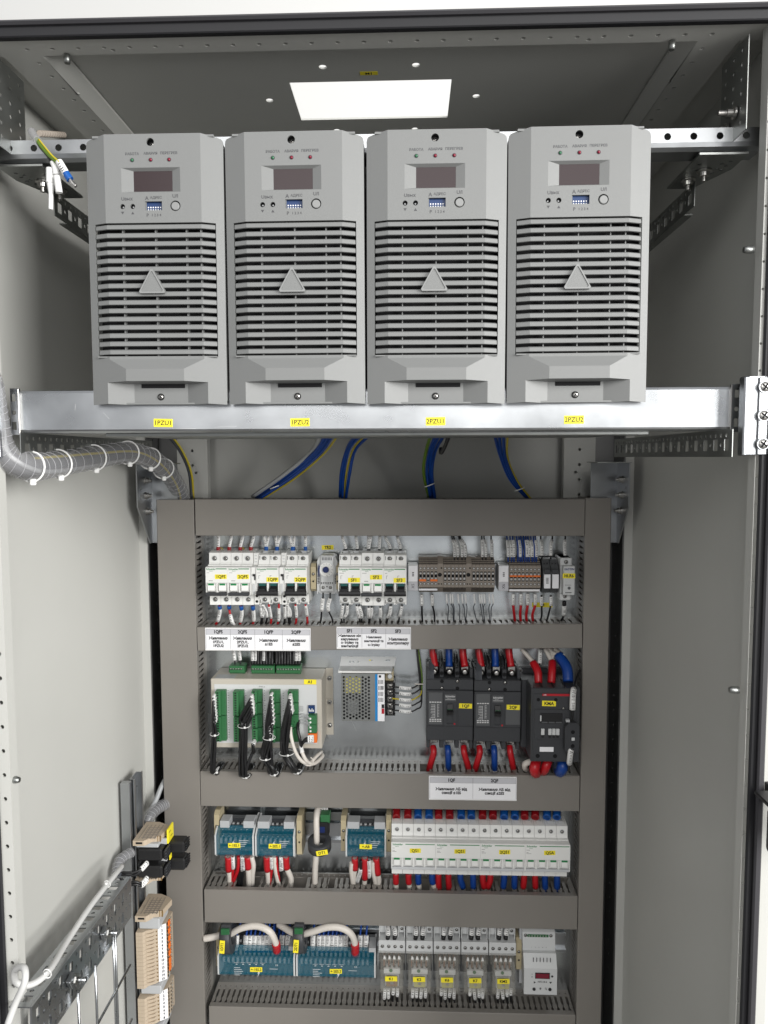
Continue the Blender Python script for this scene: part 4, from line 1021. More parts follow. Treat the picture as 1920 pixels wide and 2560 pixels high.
for px, py, s_, lab in ((288, 1090, '1DT1', 'dark current ring tagged 1DT1 at lower left'), (865, 1085, '2DT1', 'dark current ring tagged 2DT1 at lower middle')):
    q = U(*ze(px, py), 446)
    rg = ring(tuple(q), (1, 0, .1), 26, 12, 17, s_, lab)
    sticker(rg, s_, -3.5, 0, 22.5, 8.6, 26.3, 5.4, rot=math.pi/2-.08)
    b = MB(); b.box(-8, 8, 18, 30, -24, 16, 'charcoal', 1); b.box(-7, 7, 16, 26, 16, 20, 'green_dark', .5); b.build('sensor_housing', rg)

# ================================================================== relays
def relay(k, s_, lab, coil):
    x = -9.2+46.0*k
    t = thing('socket_relay', lab, 'relay', (x, PL, -1228), group='plug-in relays with clear covers')
    b = MB()
    b.box(0, 44.6, 10, 55, 9.6, 32, 'light_grey', 1)
    for j in range(5): b.box(.4+10.6*j, 2.0+10.6*j, 30, 54, 30, 46, 'light_grey', .4)
    b.box(0, 12, 34, 52, 32, 40, 'light_grey', .8); b.box(34, 44.6, 36, 50, 32, 42, 'light_grey', .8)
    b.box(0, 44.6, 12.5, 31, 20, 56, 'light_grey', .8); b.box(0, 44.6, -40, 12, 9.6, 30, 'charcoal_light', .8)
    b.prism([(12.4, 56), (12.4, 30), (2, 30), (8, 54)], 0, 44.6, 'x', 'light_grey')
    b.build('socket', t)
    for j in range(4): b = MB(); b.screw(6.5+10.6*j, 21, 2.1, 56, 'steel', True, rot=random.uniform(0, 1.5)); b.build('terminal_screw', t)
    b = MB(); b.screw(39, 43, 1.9, 42.2, 'steel', True); b.build('terminal_screw', t)
    # relay: inner works, transparent cover
    b = MB(); b.box(8, 37, -16, 8, 30, 46, 'charcoal', 1)
    for j in range(4):
        b.box(8.2+8*j, 10.6+8*j, -12, 5, 46, 60, 'copper', .5); b.box(11.2+8*j, 13.0+8*j, -10, 4, 46, 57, 'steel', .3); b.box(8.4+8*j, 13+8*j, 2, 5, 58, 62, 'white_plastic', .4); b.box(9+8*j, 12.4+8*j, -12, -10, 58, 62, 'black', .3)
    b.box(9, 36, -20, -11.5, 50, 66, 'light_grey', .8); b.lathe([(2.8, 0), (2.8, 1)], (21, -66, -13.5), (0, -1, 0), 'green_dark', 14)
    b.box(11, 34, -44, -24, 46, 62, 'grey_plastic', .8); b.box(13, 32, -42.5, -25, 62, 66, coil, .8); b.disc(22.5, -34.5, 6.2, 66, 67, 'copper' if coil == 'amber' else coil, 18); b.box(20, 25, -37, -32, 67, 68, 'steel', .3)
    b.build('contact_set', t)
    b = MB()
    b.prism([(12, 32), (12, 60), (8, 67), (-16, 72), (-40, 76), (-47, 72), (-47, 32), (-45.6, 32), (-45.6, 71), (-39.5, 74.6), (-16, 70.6), (7.4, 65.8), (10.6, 59.6), (10.6, 32)], 4.6, 40, 'x', 'clear_cover')
    b.prism([(12, 32), (12, 60), (8, 67), (-16, 72), (-40, 76), (-47, 72), (-47, 32)], 3, 4.4, 'x', 'clear_cover'); b.prism([(12, 32), (12, 60), (8, 67), (-16, 72), (-40, 76), (-47, 72), (-47, 32)], 40.2, 41.6, 'x', 'clear_cover')
    b.box(1, 4, -2, 13, 30, 64, 'clear_cover', .5); b.box(41, 44, -2, 13, 30, 64, 'clear_cover', .5); b.box(5, 40, 5, 6.4, 66, 69, 'clear_cover', .4)
    for j in range(4): b.box(9+8*j, 11.5+8*j, 7, 11, 64, 67.5, 'tube_white', .3)
    b.build('clear_cover', t)
    sticker(t, s_, 21.5, -21, 20, 8.4, 76, 5.4)
    return t
for k, (s_, coil) in enumerate((('K1', 'amber'), ('K2', 'coil_yellow'), ('K6', 'coil_yellow'), ('K7', 'coil_yellow'), ('KM2', 'coil_yellow'))):
    relay(k, s_, 'plug-in relay with clear cover tagged %s, %s of five' % (s_, ORD[k]), coil)

t = thing('voltage_relay', 'light grey voltage relay with dark red display at lower right', 'relay', (228.5, PL, -1230))
b = MB()
b.prism([(-48, 9.6), (-48, 66), (-3, 66), (2, 62), (16, 55), (16, 48), (34, 46), (45, 44), (50, 36), (50, 9.6)], 3, 57, 'x', 'light_grey')
b.prism([(-48, 9.6), (-48, 40), (16, 40), (50, 36), (50, 9.6)], -1, 3, 'x', 'grey_plastic'); b.build('housing', t)
b = MB(); b.plate(rect(21, 45, -20, -10), [], 66, 67, 'black'); b.box(22, 44, -19, -11, 67, 67.4, 'led_red'); b.build('display', t)
b = MB(); b.box(11, 46, 37.5, 42, 45.2, 46.2, 'green_block', .3)
for k in range(7): b.box(13+4.6*k, 15+4.6*k, 38.5, 41, 46, 46.6, 'steel')
b.build('terminal_block', t)
for x in (20, 46): b = MB(); b.disc(x-.5, -38.5, 2.7, 66, 67.5, 'black', 16, .5); b.build('push_button', t)
for x in (8, 50): b = MB(); b.screw(x, 40, 2, 45.5, 'steel', True); b.build('cover_screw', t)
b = MB(); b.text('НЛ-18-2', 33, -26, 66.2, 4.2, 'ink', .02)
b.add([(19, -66.15, -25), (19, -66.15, -29), (22.5, -66.15, -27)], [(0, 1, 2)], 'ink'); b.add([(44, -66.15, -25.4), (49, -66.15, -25.4), (46.5, -66.15, -29)], [(0, 1, 2)], 'ink')
b.text('I', 16, -13, 66.2, 3.4, 'ink', .03); b.text('O', 16, -17.5, 66.2, 3, 'ink', .03); b.disc(49, -16, 1.8, 66.05, 66.4, 'ink'); b.text('%', 39, -38, 66.2, 6, 'ink'); b.text('Ф', 30, -38, 66.2, 5.4, 'ink')
for k in range(5): b.text(str(k+1), 18+6*k, 21, 47.9, 2.6, 'ink')
for k in range(6): b.box(18.2+5.6*k, 19.2+5.6*k, 5, 12, 60.5-k*0, 61.5, 'ink_grey')
b.build('lettering', t, fixn=False)

# ================================================================== wires
WC = {}
def colour_word(m_): return {'red_wire': 'red', 'blue_wire': 'blue', 'black_wire': 'black', 'white_wire': 'white', 'grey_wire': 'grey', 'thin_grey': 'thin grey', 'pale_wire': 'pale grey', 'yellow_wire': 'yellow', 'greenyellow': 'green-yellow'}[m_]
def marks(b, path, r, seed):
    rnd = random.Random(seed); n = max(3, int(sum((path[i+1]-path[i]).length for i in range(len(path)-1))/2.2))
    for k in range(1, n):
        t_ = k/n
        if rnd.random() < .15: continue
        x = t_*(len(path)-1); i = min(int(x), len(path)-2); p = path[i].lerp(path[i+1], x-i); T = (path[i+1]-path[i]).normalized()
        Nn = Vector((0, -1, 0)); Nn = (Nn-T*Nn.dot(T)).normalized(); B = T.cross(Nn)
        w_ = r*rnd.uniform(.3, .6); hh = rnd.uniform(.28, .5); p = p+Nn*(r+.08)
        b.add([tuple(p+B*w_+T*hh), tuple(p-B*w_+T*hh), tuple(p-B*w_-T*hh), tuple(p+B*w_-T*hh)], [(0, 1, 2, 3)], 'ink')
def wire(place, m_, r, pts, conv=src, sleeve=None, boots=(), parent=None, name='wire', sr=None, cat='wire', txt=True, sub=5):
    P = [U(*conv(p[0], p[1]), p[2]) for p in pts]
    base = Vector((0, 0, 0)) if parent is not None else P[0]
    L = smooth_path(P, sub); L = [p-base for p in L]
    b = MB(); b.tube(L, r, m_, 8, 1)
    o = b.build(name, parent, fixn=False)
    if parent is None:
        o.location = base*S
        key = (colour_word(m_), place); k = WC.get(key, 0); WC[key] = k+1
        tag(o, '%s %s wire %s' % (ORD[k] if k < 20 else 'later', colour_word(m_), place), cat, group='%s wires %s' % (colour_word(m_), place))
    lv3 = parent is not None
    for i, sv in enumerate([sleeve] if sleeve and isinstance(sleeve[0], (int, float)) else (sleeve or [])):
        q = MB(); seg = cut(L, *sv); q.tube(seg, sr or r+.9, 'tube_white', 8, 1)
        if txt: marks(q, seg, (sr or r+.9), hash((round(P[0].x), i)) % 999)
        q.build('marker_sleeve', o, fixn=False)
    for bm_, t0, t1, rr in boots:
        q = MB(); q.tube(cut(L, t0, t1), rr, bm_, 10, 1); q.build('insulating_boot', o, fixn=False)
    return o
T1 = 'above the leftmost two breakers of the top row'
for x0, x1, dx in ((210, 210, 0), (298, 310, 4), (386, 400, 5), (470, 488, 5)):
    wire(T1, 'red_wire', 1.6, [(x1+dx, 340, 470), (x1+2, 400, 464), (x0, 470, 460), (x0, 525, 462)], za, (.15, .72), [('red_boot', .66, 1, 4.4*.75)], sr=3.4*.8)
T1 = 'above breakers 1QFP and 2QFP'
for x0, x1 in ((590, 572), (594, 612), (676, 665), (680, 708), (800, 770), (808, 816), (905, 905)):
    wire(T1, 'blue_wire', 1.4, [(x1, 350, 470), (x1+(x0-x1)*.3, 400, 464), (x0, 465, 459), (x0, 522, 460)], za, (.1, .68), [('blue_boot', .68, 1, 3.0)], sr=2.5)
T1 = 'above breakers SF1 to SF3'
for x0, x1, c in ((1222, 1200, za), (1318, 1308, za), (1406, 1408, za), (1412, 1425, za), (1494, 1498, za), (1578, 1545, za), (130, 108, zb)):
    wire(T1, 'black_wire', 1.3, [(x1, 350, 470), (x1, 400, 464), (x0, 465, 459), (x0, 520, 460)], c, (.25, .78), [('black_wire', .8, 1, 2.5)], sr=2.4)
for x in (245, 415): wire('peeping beside the red boots of the top row', 'yellow_wire', 1.0, [(x-30, 480, 472), (x-5, 480, 470), (x, 500, 470)], za)
T1 = 'below the first two breakers'
for pts, m_, sl in (([(220, 940, 450), (222, 990, 455), (205, 1060, 462), (172, 1105, 470)], 'red_wire', (.15, .68)), ([(296, 940, 450), (300, 985, 455), (318, 1060, 450), (335, 1095, 462)], 'red_wire', (.45, .98)), ([(392, 940, 450), (398, 1000, 455), (388, 1060, 462), (382, 1105, 470)], 'red_wire', (.12, .7)), ([(484, 940, 450), (492, 1000, 455), (492, 1060, 462), (475, 1105, 470)], 'red_wire', (.12, .66)), ):
    wire(T1, m_, 1.9, pts, za, sl, [('blue_boot', 0, .16, 3.4)], sr=3.2)
T1 = 'below breakers 1QFP and 2QFP'
for pts, m_, sl in (([(540, 900, 452), (552, 980, 457), (556, 1040, 462), (540, 1100, 470)], 'black_wire', (.1, .6)), ([(566, 930, 452), (575, 980, 457), (560, 1040, 462), (556, 1100, 470)], 'black_wire', (.0, .6)), ([(556, 930, 452), (590, 980, 456), (598, 1040, 460), (580, 1100, 470)], 'black_wire', (.0, .6)),
                    ([(612, 930, 450), (622, 980, 455), (632, 1050, 462), (622, 1105, 470)], 'red_wire', (.1, .6)), ([(692, 925, 450), (694, 980, 455), (692, 1050, 462), (672, 1105, 470)], 'red_wire', (.2, .72)),
                    ([(735, 930, 452), (742, 980, 456), (740, 1050, 462), (726, 1105, 470)], 'black_wire', (.1, .6)), ([(760, 930, 452), (765, 980, 456), (770, 1050, 462), (770, 1105, 470)], 'black_wire', (.0, .55)), ([(752, 930, 452), (782, 980, 458), (782, 1050, 464), (782, 1105, 470)], 'black_wire', (.0, .55)),
                    ([(825, 930, 450), (832, 980, 455), (832, 1050, 462), (820, 1105, 470)], 'red_wire', (.05, .58)), ([(905, 930, 450), (914, 980, 455), (920, 1050, 462), (922, 1105, 470)], 'red_wire', (.05, .52))):
    wire(T1, m_, 1.7, pts, za, sl, sr=2.6)
for x0, x1 in ((1046, 1018), (1102, 1120)):
    wire('below the thermostat', 'black_wire', 1.4, [(x0, 835, 452), (x0-2, 880, 452), (x0-(10 if x0 < 1060 else 18), 960, 455), (x1+(0 if x0 > 1060 else 10), 1050, 463), (x1, 1105, 470)], za, (.25, .55), sr=3.3)
T1 = 'below breakers SF1 to SF3'
for c, a in ((za, [(1205, 925), (1195, 1000), (1190, 1040), (1208, 1100)]), (za, [(1240, 925), (1235, 1000), (1212, 1040), (1216, 1100)]), (za, [(1310, 930), (1325, 1000), (1335, 1040), (1345, 1100)]), (za, [(1330, 930), (1352, 1000), (1352, 1040), (1356, 1100)]), (za, [(1408, 945), (1408, 1000), (1412, 1040), (1405, 1100)]), (za, [(1432, 945), (1432, 1000), (1420, 1040), (1410, 1100)]), (za, [(1500, 945), (1506, 1000), (1500, 1040), (1498, 1100)]), (za, [(1588, 930), (1580, 1000), (1562, 1040), (1548, 1100)]), (zb, [(52, 930), (45, 1000), (25, 1040), (15, 1085)]), (zb, [(145, 930), (132, 1000), (122, 1030), (115, 1085)])):
    wire(T1, 'black_wire', 1.4, [(a[0][0], a[0][1], 455), (a[1][0], a[1][1], 458), (a[2][0], a[2][1], 464), (a[3][0], a[3][1], 471)], c, (.05, .62), sr=2.6)
T1 = 'above terminal strip X5'
for x0, x1 in ((562, 545), (588, 560), (622, 600), (648, 612), (785, 782), (812, 800), (860, 856)):
    wire(T1, 'black_wire', 1.25, [(x1, 350, 470), (x1-2, 400, 468), (x0, 470, 462), (x0, 585, 462)], zb, (.42, .9), sr=2.6)
T1 = 'above terminal strip X6'
for x in (990, 1016, 1036, 1068, 1086, 1102, 1122, 1140, 1158, 1182, 1200, 1216):
    wire(T1, 'blue_wire', 1.25, [(x-12+(x % 5), 350, 470), (x-10, 400, 468), (x, 480, 462), (x, 590, 460)], zb, (.42, .88) if x in (990, 1036, 1086, 1140, 1182, 1216, 1016, 1158) else None, sr=2.7)
for x0, x1 in ((1258, 1250), (1330, 1342), (1440, 1445)):
    wire('above the devices at the right end', 'black_wire', 1.3, [(x1, 350, 470), (x1, 400, 468), (x0, 470, 460), (x0+(6 if x0 > 1400 else 0), 570, 455)], zb, (.42, .9), sr=2.8)
T1 = 'below terminal strip X5'
for x0, x1 in ((300, 307), (385, 405)): wire(T1, 'black_wire', 1.45, [(x0, 845, 460), (x0+2, 930, 460), (x1-4, 1000, 464), (x1, 1080, 471)], zb, (.02, .36), sr=2.6)
for x0, x1, xm in ((498, 505, 515), (528, 552, 552), (545, 558, 560), (590, 602, 605), (622, 650, 640), (648, 650, 662), (718, 745, 715), (762, 795, 775), (778, 805, 790), (798, 806, 792), (838, 846, 836), (865, 852, 856)):
    wire(T1, 'thin_grey', .75, [(x0, 845, 460), (x0+6, 920, 460), (xm, 960, 464), (x1, 1080, 471)], zb, (.0, .34), sr=1.35, txt=False)
T1 = 'below terminal strip X6'
for x0, x1 in ((1030, 1045), (1092, 1092), (1146, 1140), (1206, 1190)): wire(T1, 'red_wire', 2.2, [(x0, 845, 460), (x0, 930, 460), (x1-6, 1010, 464), (x1, 1078, 471)], zb, (.0, .34), sr=2.9)
for x0, x1 in ((1256, 1242), (1330, 1295)): wire('below the dark fuse terminals', 'black_wire', 1.45, [(x0, 855, 458), (x0, 930, 460), (x1+16, 1010, 464), (x1, 1072, 471)], zb, (.05, .36), sr=2.7)
wire('below the relay HLR6', 'black_wire', 1.8, [(1438, 905, 452), (1436, 960, 456), (1432, 1020, 462), (1405, 1070, 471)], zb, (.2, .62), [('black_wire', 0, .2, 3.2)], sr=3.6)

# second row, top side
random.seed(21)
T1 = 'on the green connectors above the controller'
for k, x in enumerate((345, 388)): wire(T1, 'black_wire', 1.3, [(x-20+k*-4, 60, 472), (x-8, 120, 470), (x, 205, 468)], zc, (.2, .75), sr=3.0)
for k in range(17):
    x = 482+k*22.6+(10 if k > 7 else 0); wire(T1, 'black_wire', 2.6, [(x+random.uniform(-6, 6), 60, 472+random.uniform(-2, 3)), (x+random.uniform(-3, 3), 130, 470), (x, 200, 468)], zc, (.2, .75) if k in (0, 1, 4, 15, 16) else None, sr=3.0)
# black bundles over the controller
def bundle(label, lines, ties, parent_pts=None):
    t = thing('wire_bundle', label, 'wire bundle', (0, 0, 0), group='black wire bundles in front of the controller')
    q0 = U(*zc(lines[0][0][0], lines[0][0][1]), lines[0][0][2]); t.location = q0*S
    for pts in lines:
        P = [U(*zc(p[0], p[1]), p[2])-q0 for p in pts]; L = smooth_path(P, 6)
        b = MB(); b.tube(L, 1.9, 'black_wire', 7, 1); o = b.build('wire', t, fixn=False)
        q = MB(); seg = cut(L, .0, .13); q.tube(seg, 2.5, 'tube_white', 8, 1); marks(q, seg, 2.5, int(pts[0][0])); q.build('marker_sleeve', o, fixn=False)
    for (x, y, Y, rx, ang) in ties:
        c = U(*zc(x, y), Y)-q0; b = MB(); n = 20
        P = [c+Vector((math.cos(a)*rx*math.cos(ang), -math.sin(a)*rx*.8, math.cos(a)*rx*math.sin(ang)*.6-1.2*math.sin(a))) for a in (2*math.pi*i/n for i in range(n+1))]
        b.tube(P, .55, 'tube_white', 6, 1); b.M = Matrix.Translation(c+Vector((rx*.3, -rx*.8, 0))); b.box(-1.8, 1.8, -1.6, 1.6, -1, 2.2, 'tube_white', .7); b.build('cable_tie', t)
    return t
def fan(x0, ys, xm, ym, xe, ye, Ys=412, spread=14, top=425):
    L = []
    n = len(ys)
    for k, y in enumerate(ys):
        s_ = (k-(n-1)/2)/max(1, (n-1)/2)
        jx = random.uniform(-3, 3)
        L.append([(x0+jx+6*s_, y, top), (x0-18+s_*8, y+40, Ys-6+random.uniform(-4, 4)), (xm+s_*spread, (y+ym)/2+60, Ys+random.uniform(-5, 5)), (xm+s_*spread*.9, ym, Ys+2+random.uniform(-6, 6)), (xe+s_*spread, ye-30, 418+random.uniform(-6, 6)), (xe+24+s_*spread, ye+6+s_*8, 432+random.uniform(-4, 4)), (xe+70+s_*14, ye-70+random.uniform(-20, 20), 462), (xe+90, ye-60, 480)])
    return L

def ramp(a, c, n): return [a+(c-a)*k/(n-1) for k in range(n)]
bundle('leftmost black wire bundle hanging in front of the controller box', fan(195, ramp(430, 620, 9), 180, 750, 165, 1055, spread=15), [(180, 750, 412, 7, .0), (195, 1040, 420, 9, 1.1)])
bundle('second black wire bundle from the left, over the controller', fan(492, ramp(430, 560, 10), 412, 690, 405, 1075, spread=28)+fan(505, [790, 800], 490, 880, 430, 1075, spread=8), [(415, 683, 412, 10, .0), (430, 1085, 425, 7, .3)])
bundle('third black wire bundle from the left, over the controller', fan(652, ramp(420, 640, 8), 612, 780, 625, 1060, spread=20)+fan(640, ramp(660, 760, 6), 580, 940, 640, 1070, spread=20), [(615, 778, 410, 10, 0), (585, 940, 412, 9, 0), (655, 1065, 420, 7, .3)])
bundle('fourth black wire bundle from the left, over the controller', fan(800, ramp(430, 560, 11), 742, 900, 810, 1055, spread=26), [(755, 900, 412, 12, .05), (840, 1050, 425, 7, .3)])
T1 = 'looping below the orange plug of the controller'
wire(T1, 'white_wire', 2.8, [(800, 650, 425), (785, 720, 415), (810, 850, 410), (860, 950, 412), (930, 985, 420), (1000, 920, 440), (1035, 890, 462)], zc, [( .0, .1)], [('green_dark', 0, .12, 4.2)], sr=3.0, txt=False)
wire(T1, 'white_wire', 3.0, [(865, 830, 425), (880, 900, 415), (920, 970, 415), (975, 985, 425), (1040, 930, 450), (1030, 905, 465)], zc, (.0, .2), sr=3.6, txt=False)
wire(T1, 'black_wire', 2.6, [(848, 640, 428), (845, 720, 418), (862, 800, 414), (870, 840, 420)], zc)
for k, (y0, y1) in enumerate(((600, 632), (610, 650), (640, 690), (660, 705))):
    wire('from the green plug at the right of the controller', 'grey_wire', .55, [(840, 600+k*18, 428), (880, 588+k*25, 420), (915, y0, 420), (945, y1, 422)], zc)
for k in range(3): wire('into the orange plug', 'black_wire', 1.5, [(965, 770+k*18, 420), (930, 775+k*15, 415), (890, 800+k*10, 415), (865, 860+k*10, 422), (860, 960, 440)], zc, (.0, .3), sr=3.0)
wire('around the loops below the orange plug as a tie', 'white_wire', .9, [(945, 935, 405), (968, 960, 402), (950, 1000, 404), (905, 1000, 402)], zc)

# power supply wiring
T1 = 'at the right of the power supply'
for k, (y, m_) in enumerate(((372, 'black_wire'), (418, 'black_wire'), (466, 'yellow_wire'), (512, 'black_wire'), (558, 'black_wire'))):
    wire(T1, m_, 1.3, [(65, y, 466), (120, y+6, 464), (205, y+14, 464), (262, y-8, 468), (300, y-60, 474), (292, 200, 478), (270, 60, 480)], zd, (.17, .36), sr=3.1)
for k in range(3): wire('rising beside breaker 1QF', 'black_wire' if k else 'greenyellow', 1.3, [(300-k*6, 400, 470), (304-k*10, 300, 472), (288-k*9, 180, 476), (272-k*6, 60, 480)], zd)
wire('as a white tie beside breaker 1QF', 'white_wire', .9, [(245, 350, 466), (270, 352, 462), (318, 352, 462)], zd)
# heavy cables of the moulded-case breakers
for ox, w_ in ((0, '1QF'), (368, '2QF')):
    T1 = 'into the top of breaker '+w_
    for x0, x1, m_ in ((390, 408, 'red_wire'), (516, 520, 'blue_wire'), (628, 645, 'red_wire')):
        wire(T1, m_, 6.0, [(x0+ox-(4 if ox else 0), 30, 472), (x0+ox+2, 110, 468), (x1+ox, 215, 458)], zd)
    for k in range(6): wire(T1, 'thin_grey', .9, [(372+ox+k*8, 40, 468), (375+ox+k*7, 150, 462), (350+ox+k*9+(14 if ox else 0), 250, 448), (352+ox+k*9+(14 if ox else 0), 355, 442)], zd)
    T1 = 'out of the bottom of breaker '+w_
    for x0, x1, m_ in ((396, 358, 'red_wire'), (512, 514, 'blue_wire'), (640, 678, 'red_wire')):
        xx = x1-12 if ox and x1 > 600 else x1
        wire(T1, m_, 5.2, [(x0+ox-6, 845, 462), (x0+ox, 900, 455), ((x0*.4+xx*.6)+ox, 980, 458), (xx+ox, 1040, 472)], zd, None, [('white_wire', .93, 1.0, 5.3)] if m_ == 'blue_wire' else ())
for k, x in enumerate((905, 820-368+5, )):
    pass
T1 = 'into the top of the contactor'
for a in ([(1095, 70, 470), (1140, 120, 465), (1195, 185, 450)], [(1280, 70, 470), (1305, 110, 465), (1340, 180, 452)], [(1330, 70, 474), (1335, 110, 468), (1352, 150, 458)], [(1360, 70, 472), (1390, 95, 466), (1430, 130, 450)], [(1300, 60, 474), (1345, 100, 468), (1400, 130, 455)]): wire(T1, 'white_wire', 3.6, a, zd)
for a, m_, r in (([(1190, 180, 450), (1225, 250, 436), (1232, 345, 428)], 'red_wire', 6.4), ([(1342, 175, 452), (1340, 240, 438), (1335, 345, 428)], 'red_wire', 6.4), ([(1390, 120, 456), (1455, 220, 438), (1468, 335, 426)], 'blue_wire', 8.5)): wire(T1, m_, r, a, zd)
T1 = 'curling under the contactor'
for a, m_, r in (([(1215, 960, 430), (1200, 1030, 420), (1215, 1060, 440), (1240, 1000, 480)], 'red_wire', 8.5), ([(1310, 960, 430), (1290, 1010, 425), (1270, 1045, 440), (1260, 1020, 480)], 'red_wire', 7.5), ([(1430, 960, 430), (1420, 1020, 422), (1400, 1050, 440), (1390, 1000, 480)], 'blue_wire', 9), ([(1185, 965, 436), (1130, 985, 440), (1125, 1020, 450), (1160, 1050, 470)], 'white_wire', 5)): wire(T1, m_, r, a, zd)
wire('at the right side of the contactor', 'black_wire', 1.3, [(1240, 60, 470), (1245, 100, 464), (1240, 200, 450)], zd, (.2, .95), sr=3.6)
wire('at the right side of the contactor', 'black_wire', 2.0, [(1560, 240, 440), (1530, 330, 420), (1508, 420, 392), (1500, 640, 386)], zd, (.58, .88), sr=4.6)
wire('at the right side of the contactor', 'black_wire', 2.0, [(1495, 870, 386), (1487, 900, 386), (1478, 980, 398), (1470, 1040, 430)], zd, (.05, .68), sr=4.4)

# third row
def bw(place, a, m1, r, Y=(452, 456, 464, 474), sl=None, boots=()): wire(place, m1, r, [(p[0], p[1], Y[min(i, 3)]) for i, p in enumerate(a)], ze, sl, boots)
for ox, nm, jig in ((0, '1ES.1', 0), (308, '2ES.1', 0), (1012, 'AB', 1)):
    T1 = 'below the block tagged '+nm
    if not jig:
        bw(T1, [(288+ox, 450), (292+ox, 540), (300+ox, 620), (298+ox, 700)], 'white_wire', 4.5, boots=[('red_wire', 0, .42, 5.6)])
        bw(T1, [(372+ox, 450), (368+ox, 540), (340+ox, 620), (310+ox, 700)] if not ox else [(358+ox, 450), (372+ox, 540), (380+ox, 620), (385+ox, 700)], 'red_wire', 3.2)
        bw(T1, [(325+ox, 450), (328+ox, 540), (318+ox, 620), (312+ox, 700)], 'red_wire', 2.6, sl=(0, .35))
        bw(T1, [(400+ox, 450), (400+ox, 540), (388+ox, 600), (375+ox, 680)], 'black_wire', 2.6, sl=(0, .42)); bw(T1, [(415+ox, 450), (410+ox, 540), (402+ox, 600), (392+ox, 680)], 'black_wire', 2.6, sl=(0, .4)); bw(T1, [(390+ox, 450), (390+ox, 540), (376+ox, 600), (366+ox, 680)], 'black_wire', 2.6)
        bw(T1, [(440+ox, 450), (448+ox, 540), (452+ox if not ox else 480+ox, 620), (455+ox if not ox else 478+ox, 690)], 'white_wire', 4.8, boots=[('red_wire', 0, .35, 5.6)])
        bw(T1, [(475+ox, 450) if not ox else (350+ox, 450), (490, 520) if not ox else (358+ox, 540), (482, 600) if not ox else (372+ox, 620), (480, 680) if not ox else (390+ox, 690)], 'white_wire', 4.2)
    else:
        bw(T1, [(1298, 460), (1300, 540), (1290, 620), (1300, 700)], 'white_wire', 4.2, boots=[('red_wire', 0, .38, 5.4)]); bw(T1, [(1275, 500), (1270, 560), (1280, 640), (1285, 690)], 'white_wire', 4.0)
        bw(T1, [(1378, 460), (1380, 560), (1378, 640), (1372, 700)], 'white_wire', 4.4, boots=[('red_wire', 0, .6, 5.4)])
        bw(T1, [(1350, 480), (1345, 560), (1320, 640), (1305, 700)], 'black_wire', 2.8, sl=(.28, .72)); bw(T1, [(1408, 480), (1414, 560), (1410, 640), (1405, 700)], 'black_wire', 2.8, sl=(.0, .55))
        bw(T1, [(1468, 460), (1478, 560), (1490, 640), (1480, 705)], 'white_wire', 4.4, boots=[('red_wire', 0, .45, 5.4)]); bw(T1, [(1445, 490), (1445, 560), (1460, 640), (1470, 690)], 'white_wire', 4.0)
wire('threading the ring DT1', 'white_wire', 5.0, [(1030, 40, 476), (1002, 70, 464), (992, 160, 448), (994, 300, 444), (990, 440, 448), (982, 560, 456), (980, 700, 470)], ze, name='cable', cat='cable')
for x in (1030, 1050, 1070): wire('above the ring DT1', 'black_wire', 1.0, [(x+2, 50, 476), (x, 100, 474), (x+3, 150, 472)], ze, (.0, .95), sr=3.0)
T1 = 'above the four-pole switches'
for k in range(16):
    x = [210, 295, 370, 452, 523, 605, 690, 765, 848, 925, 1008, 1088, 1160, 1238, 1325, 1398][k]; red = (k//2) % 2 == 0
    wire(T1, 'red_wire' if red else 'blue_wire', 4.6, [(x+2, 40, 472), (x, 80, 468), (x, 130, 456)], zf, None, [('red_boot' if red else 'blue_boot', .2, 1, 6.6)])
T1 = 'below the four-pole switches'
for k in range(16):
    x0 = [206, 300, 372, 475, 522, 596, 685, 778, 850, 905, 1008, 1085, 1155, 1238, 1310, 1400][k]; x1 = [208, 306, 378, 488, 524, 600, 702, 780, 858, 890, 1002, 1084, 1150, 1240, 1312, 1400][k]; red = (k//2) % 2 == 0
    e_ = .62 if k in (4, 5) else (.5 if k < 4 else .7)
    wire(T1, 'white_wire', 4.6, [(x0, 540, 452), (x0, 590, 455), (x1, 640, 460), (x1+2, 690, 474)], zf, None, [('red_wire' if red else 'blue_wire', 0, e_+(.3 if k in (4, 5, 14, 15) else 0), 5.2)])

# fourth row: long blocks
for a, nm in (([(95, 1105, 440), (180, 1090, 440), (250, 1070, 444), (300, 1070, 446), (400, 1020, 440), (520, 1005, 436), (620, 1050, 432), (668, 1140, 440), (678, 1210, 452)], '1DT1'), ([(690, 990, 466), (740, 1020, 456), (800, 1055, 448), (865, 1070, 446), (960, 1050, 440), (1080, 1015, 434), (1190, 1020, 432), (1270, 1070, 434), (1300, 1150, 442), (1302, 1230, 452)], '2DT1')):
    wire('arching through the ring '+nm, 'white_wire', 5.6, a, ze, None, [('red_wire', .88, 1.0, 6.9)], name='cable', cat='cable', sub=7)
T1 = 'with a marker above block 1ES.2'
for k, x in enumerate((355, 430, 464, 498, 536, 568, 602, 640, 718, 764)):
    wire(T1, 'blue_wire', 1.7, [(x+20 if k else x+35, 975, 474), (x+8, 1050, 470), (x, 1110, 466), (x-2, 1215, 462)], ze, (.5, .93), sr=4.6)
for k, x in enumerate((445, 470, 512, 550, 585, 620, 662, 700, 740)): wire('behind the markers of block 1ES.2', 'blue_wire', 1.9, [(x, 985, 480), (x-4, 1060, 478), (x-2, 1150, 476), (x, 1215, 474)], ze)
T1 = 'with a marker above block 2ES.2'
for k, x in enumerate((964, 1014, 1046, 1084, 1118, 1150, 1184, 1226, 1340, 1388)):
    wire(T1, 'blue_wire', 1.7, [(x+12, 985, 474), (x+4, 1050, 470), (x, 1110, 466), (x, 1215, 462)], ze, (.5, .93), sr=4.6)
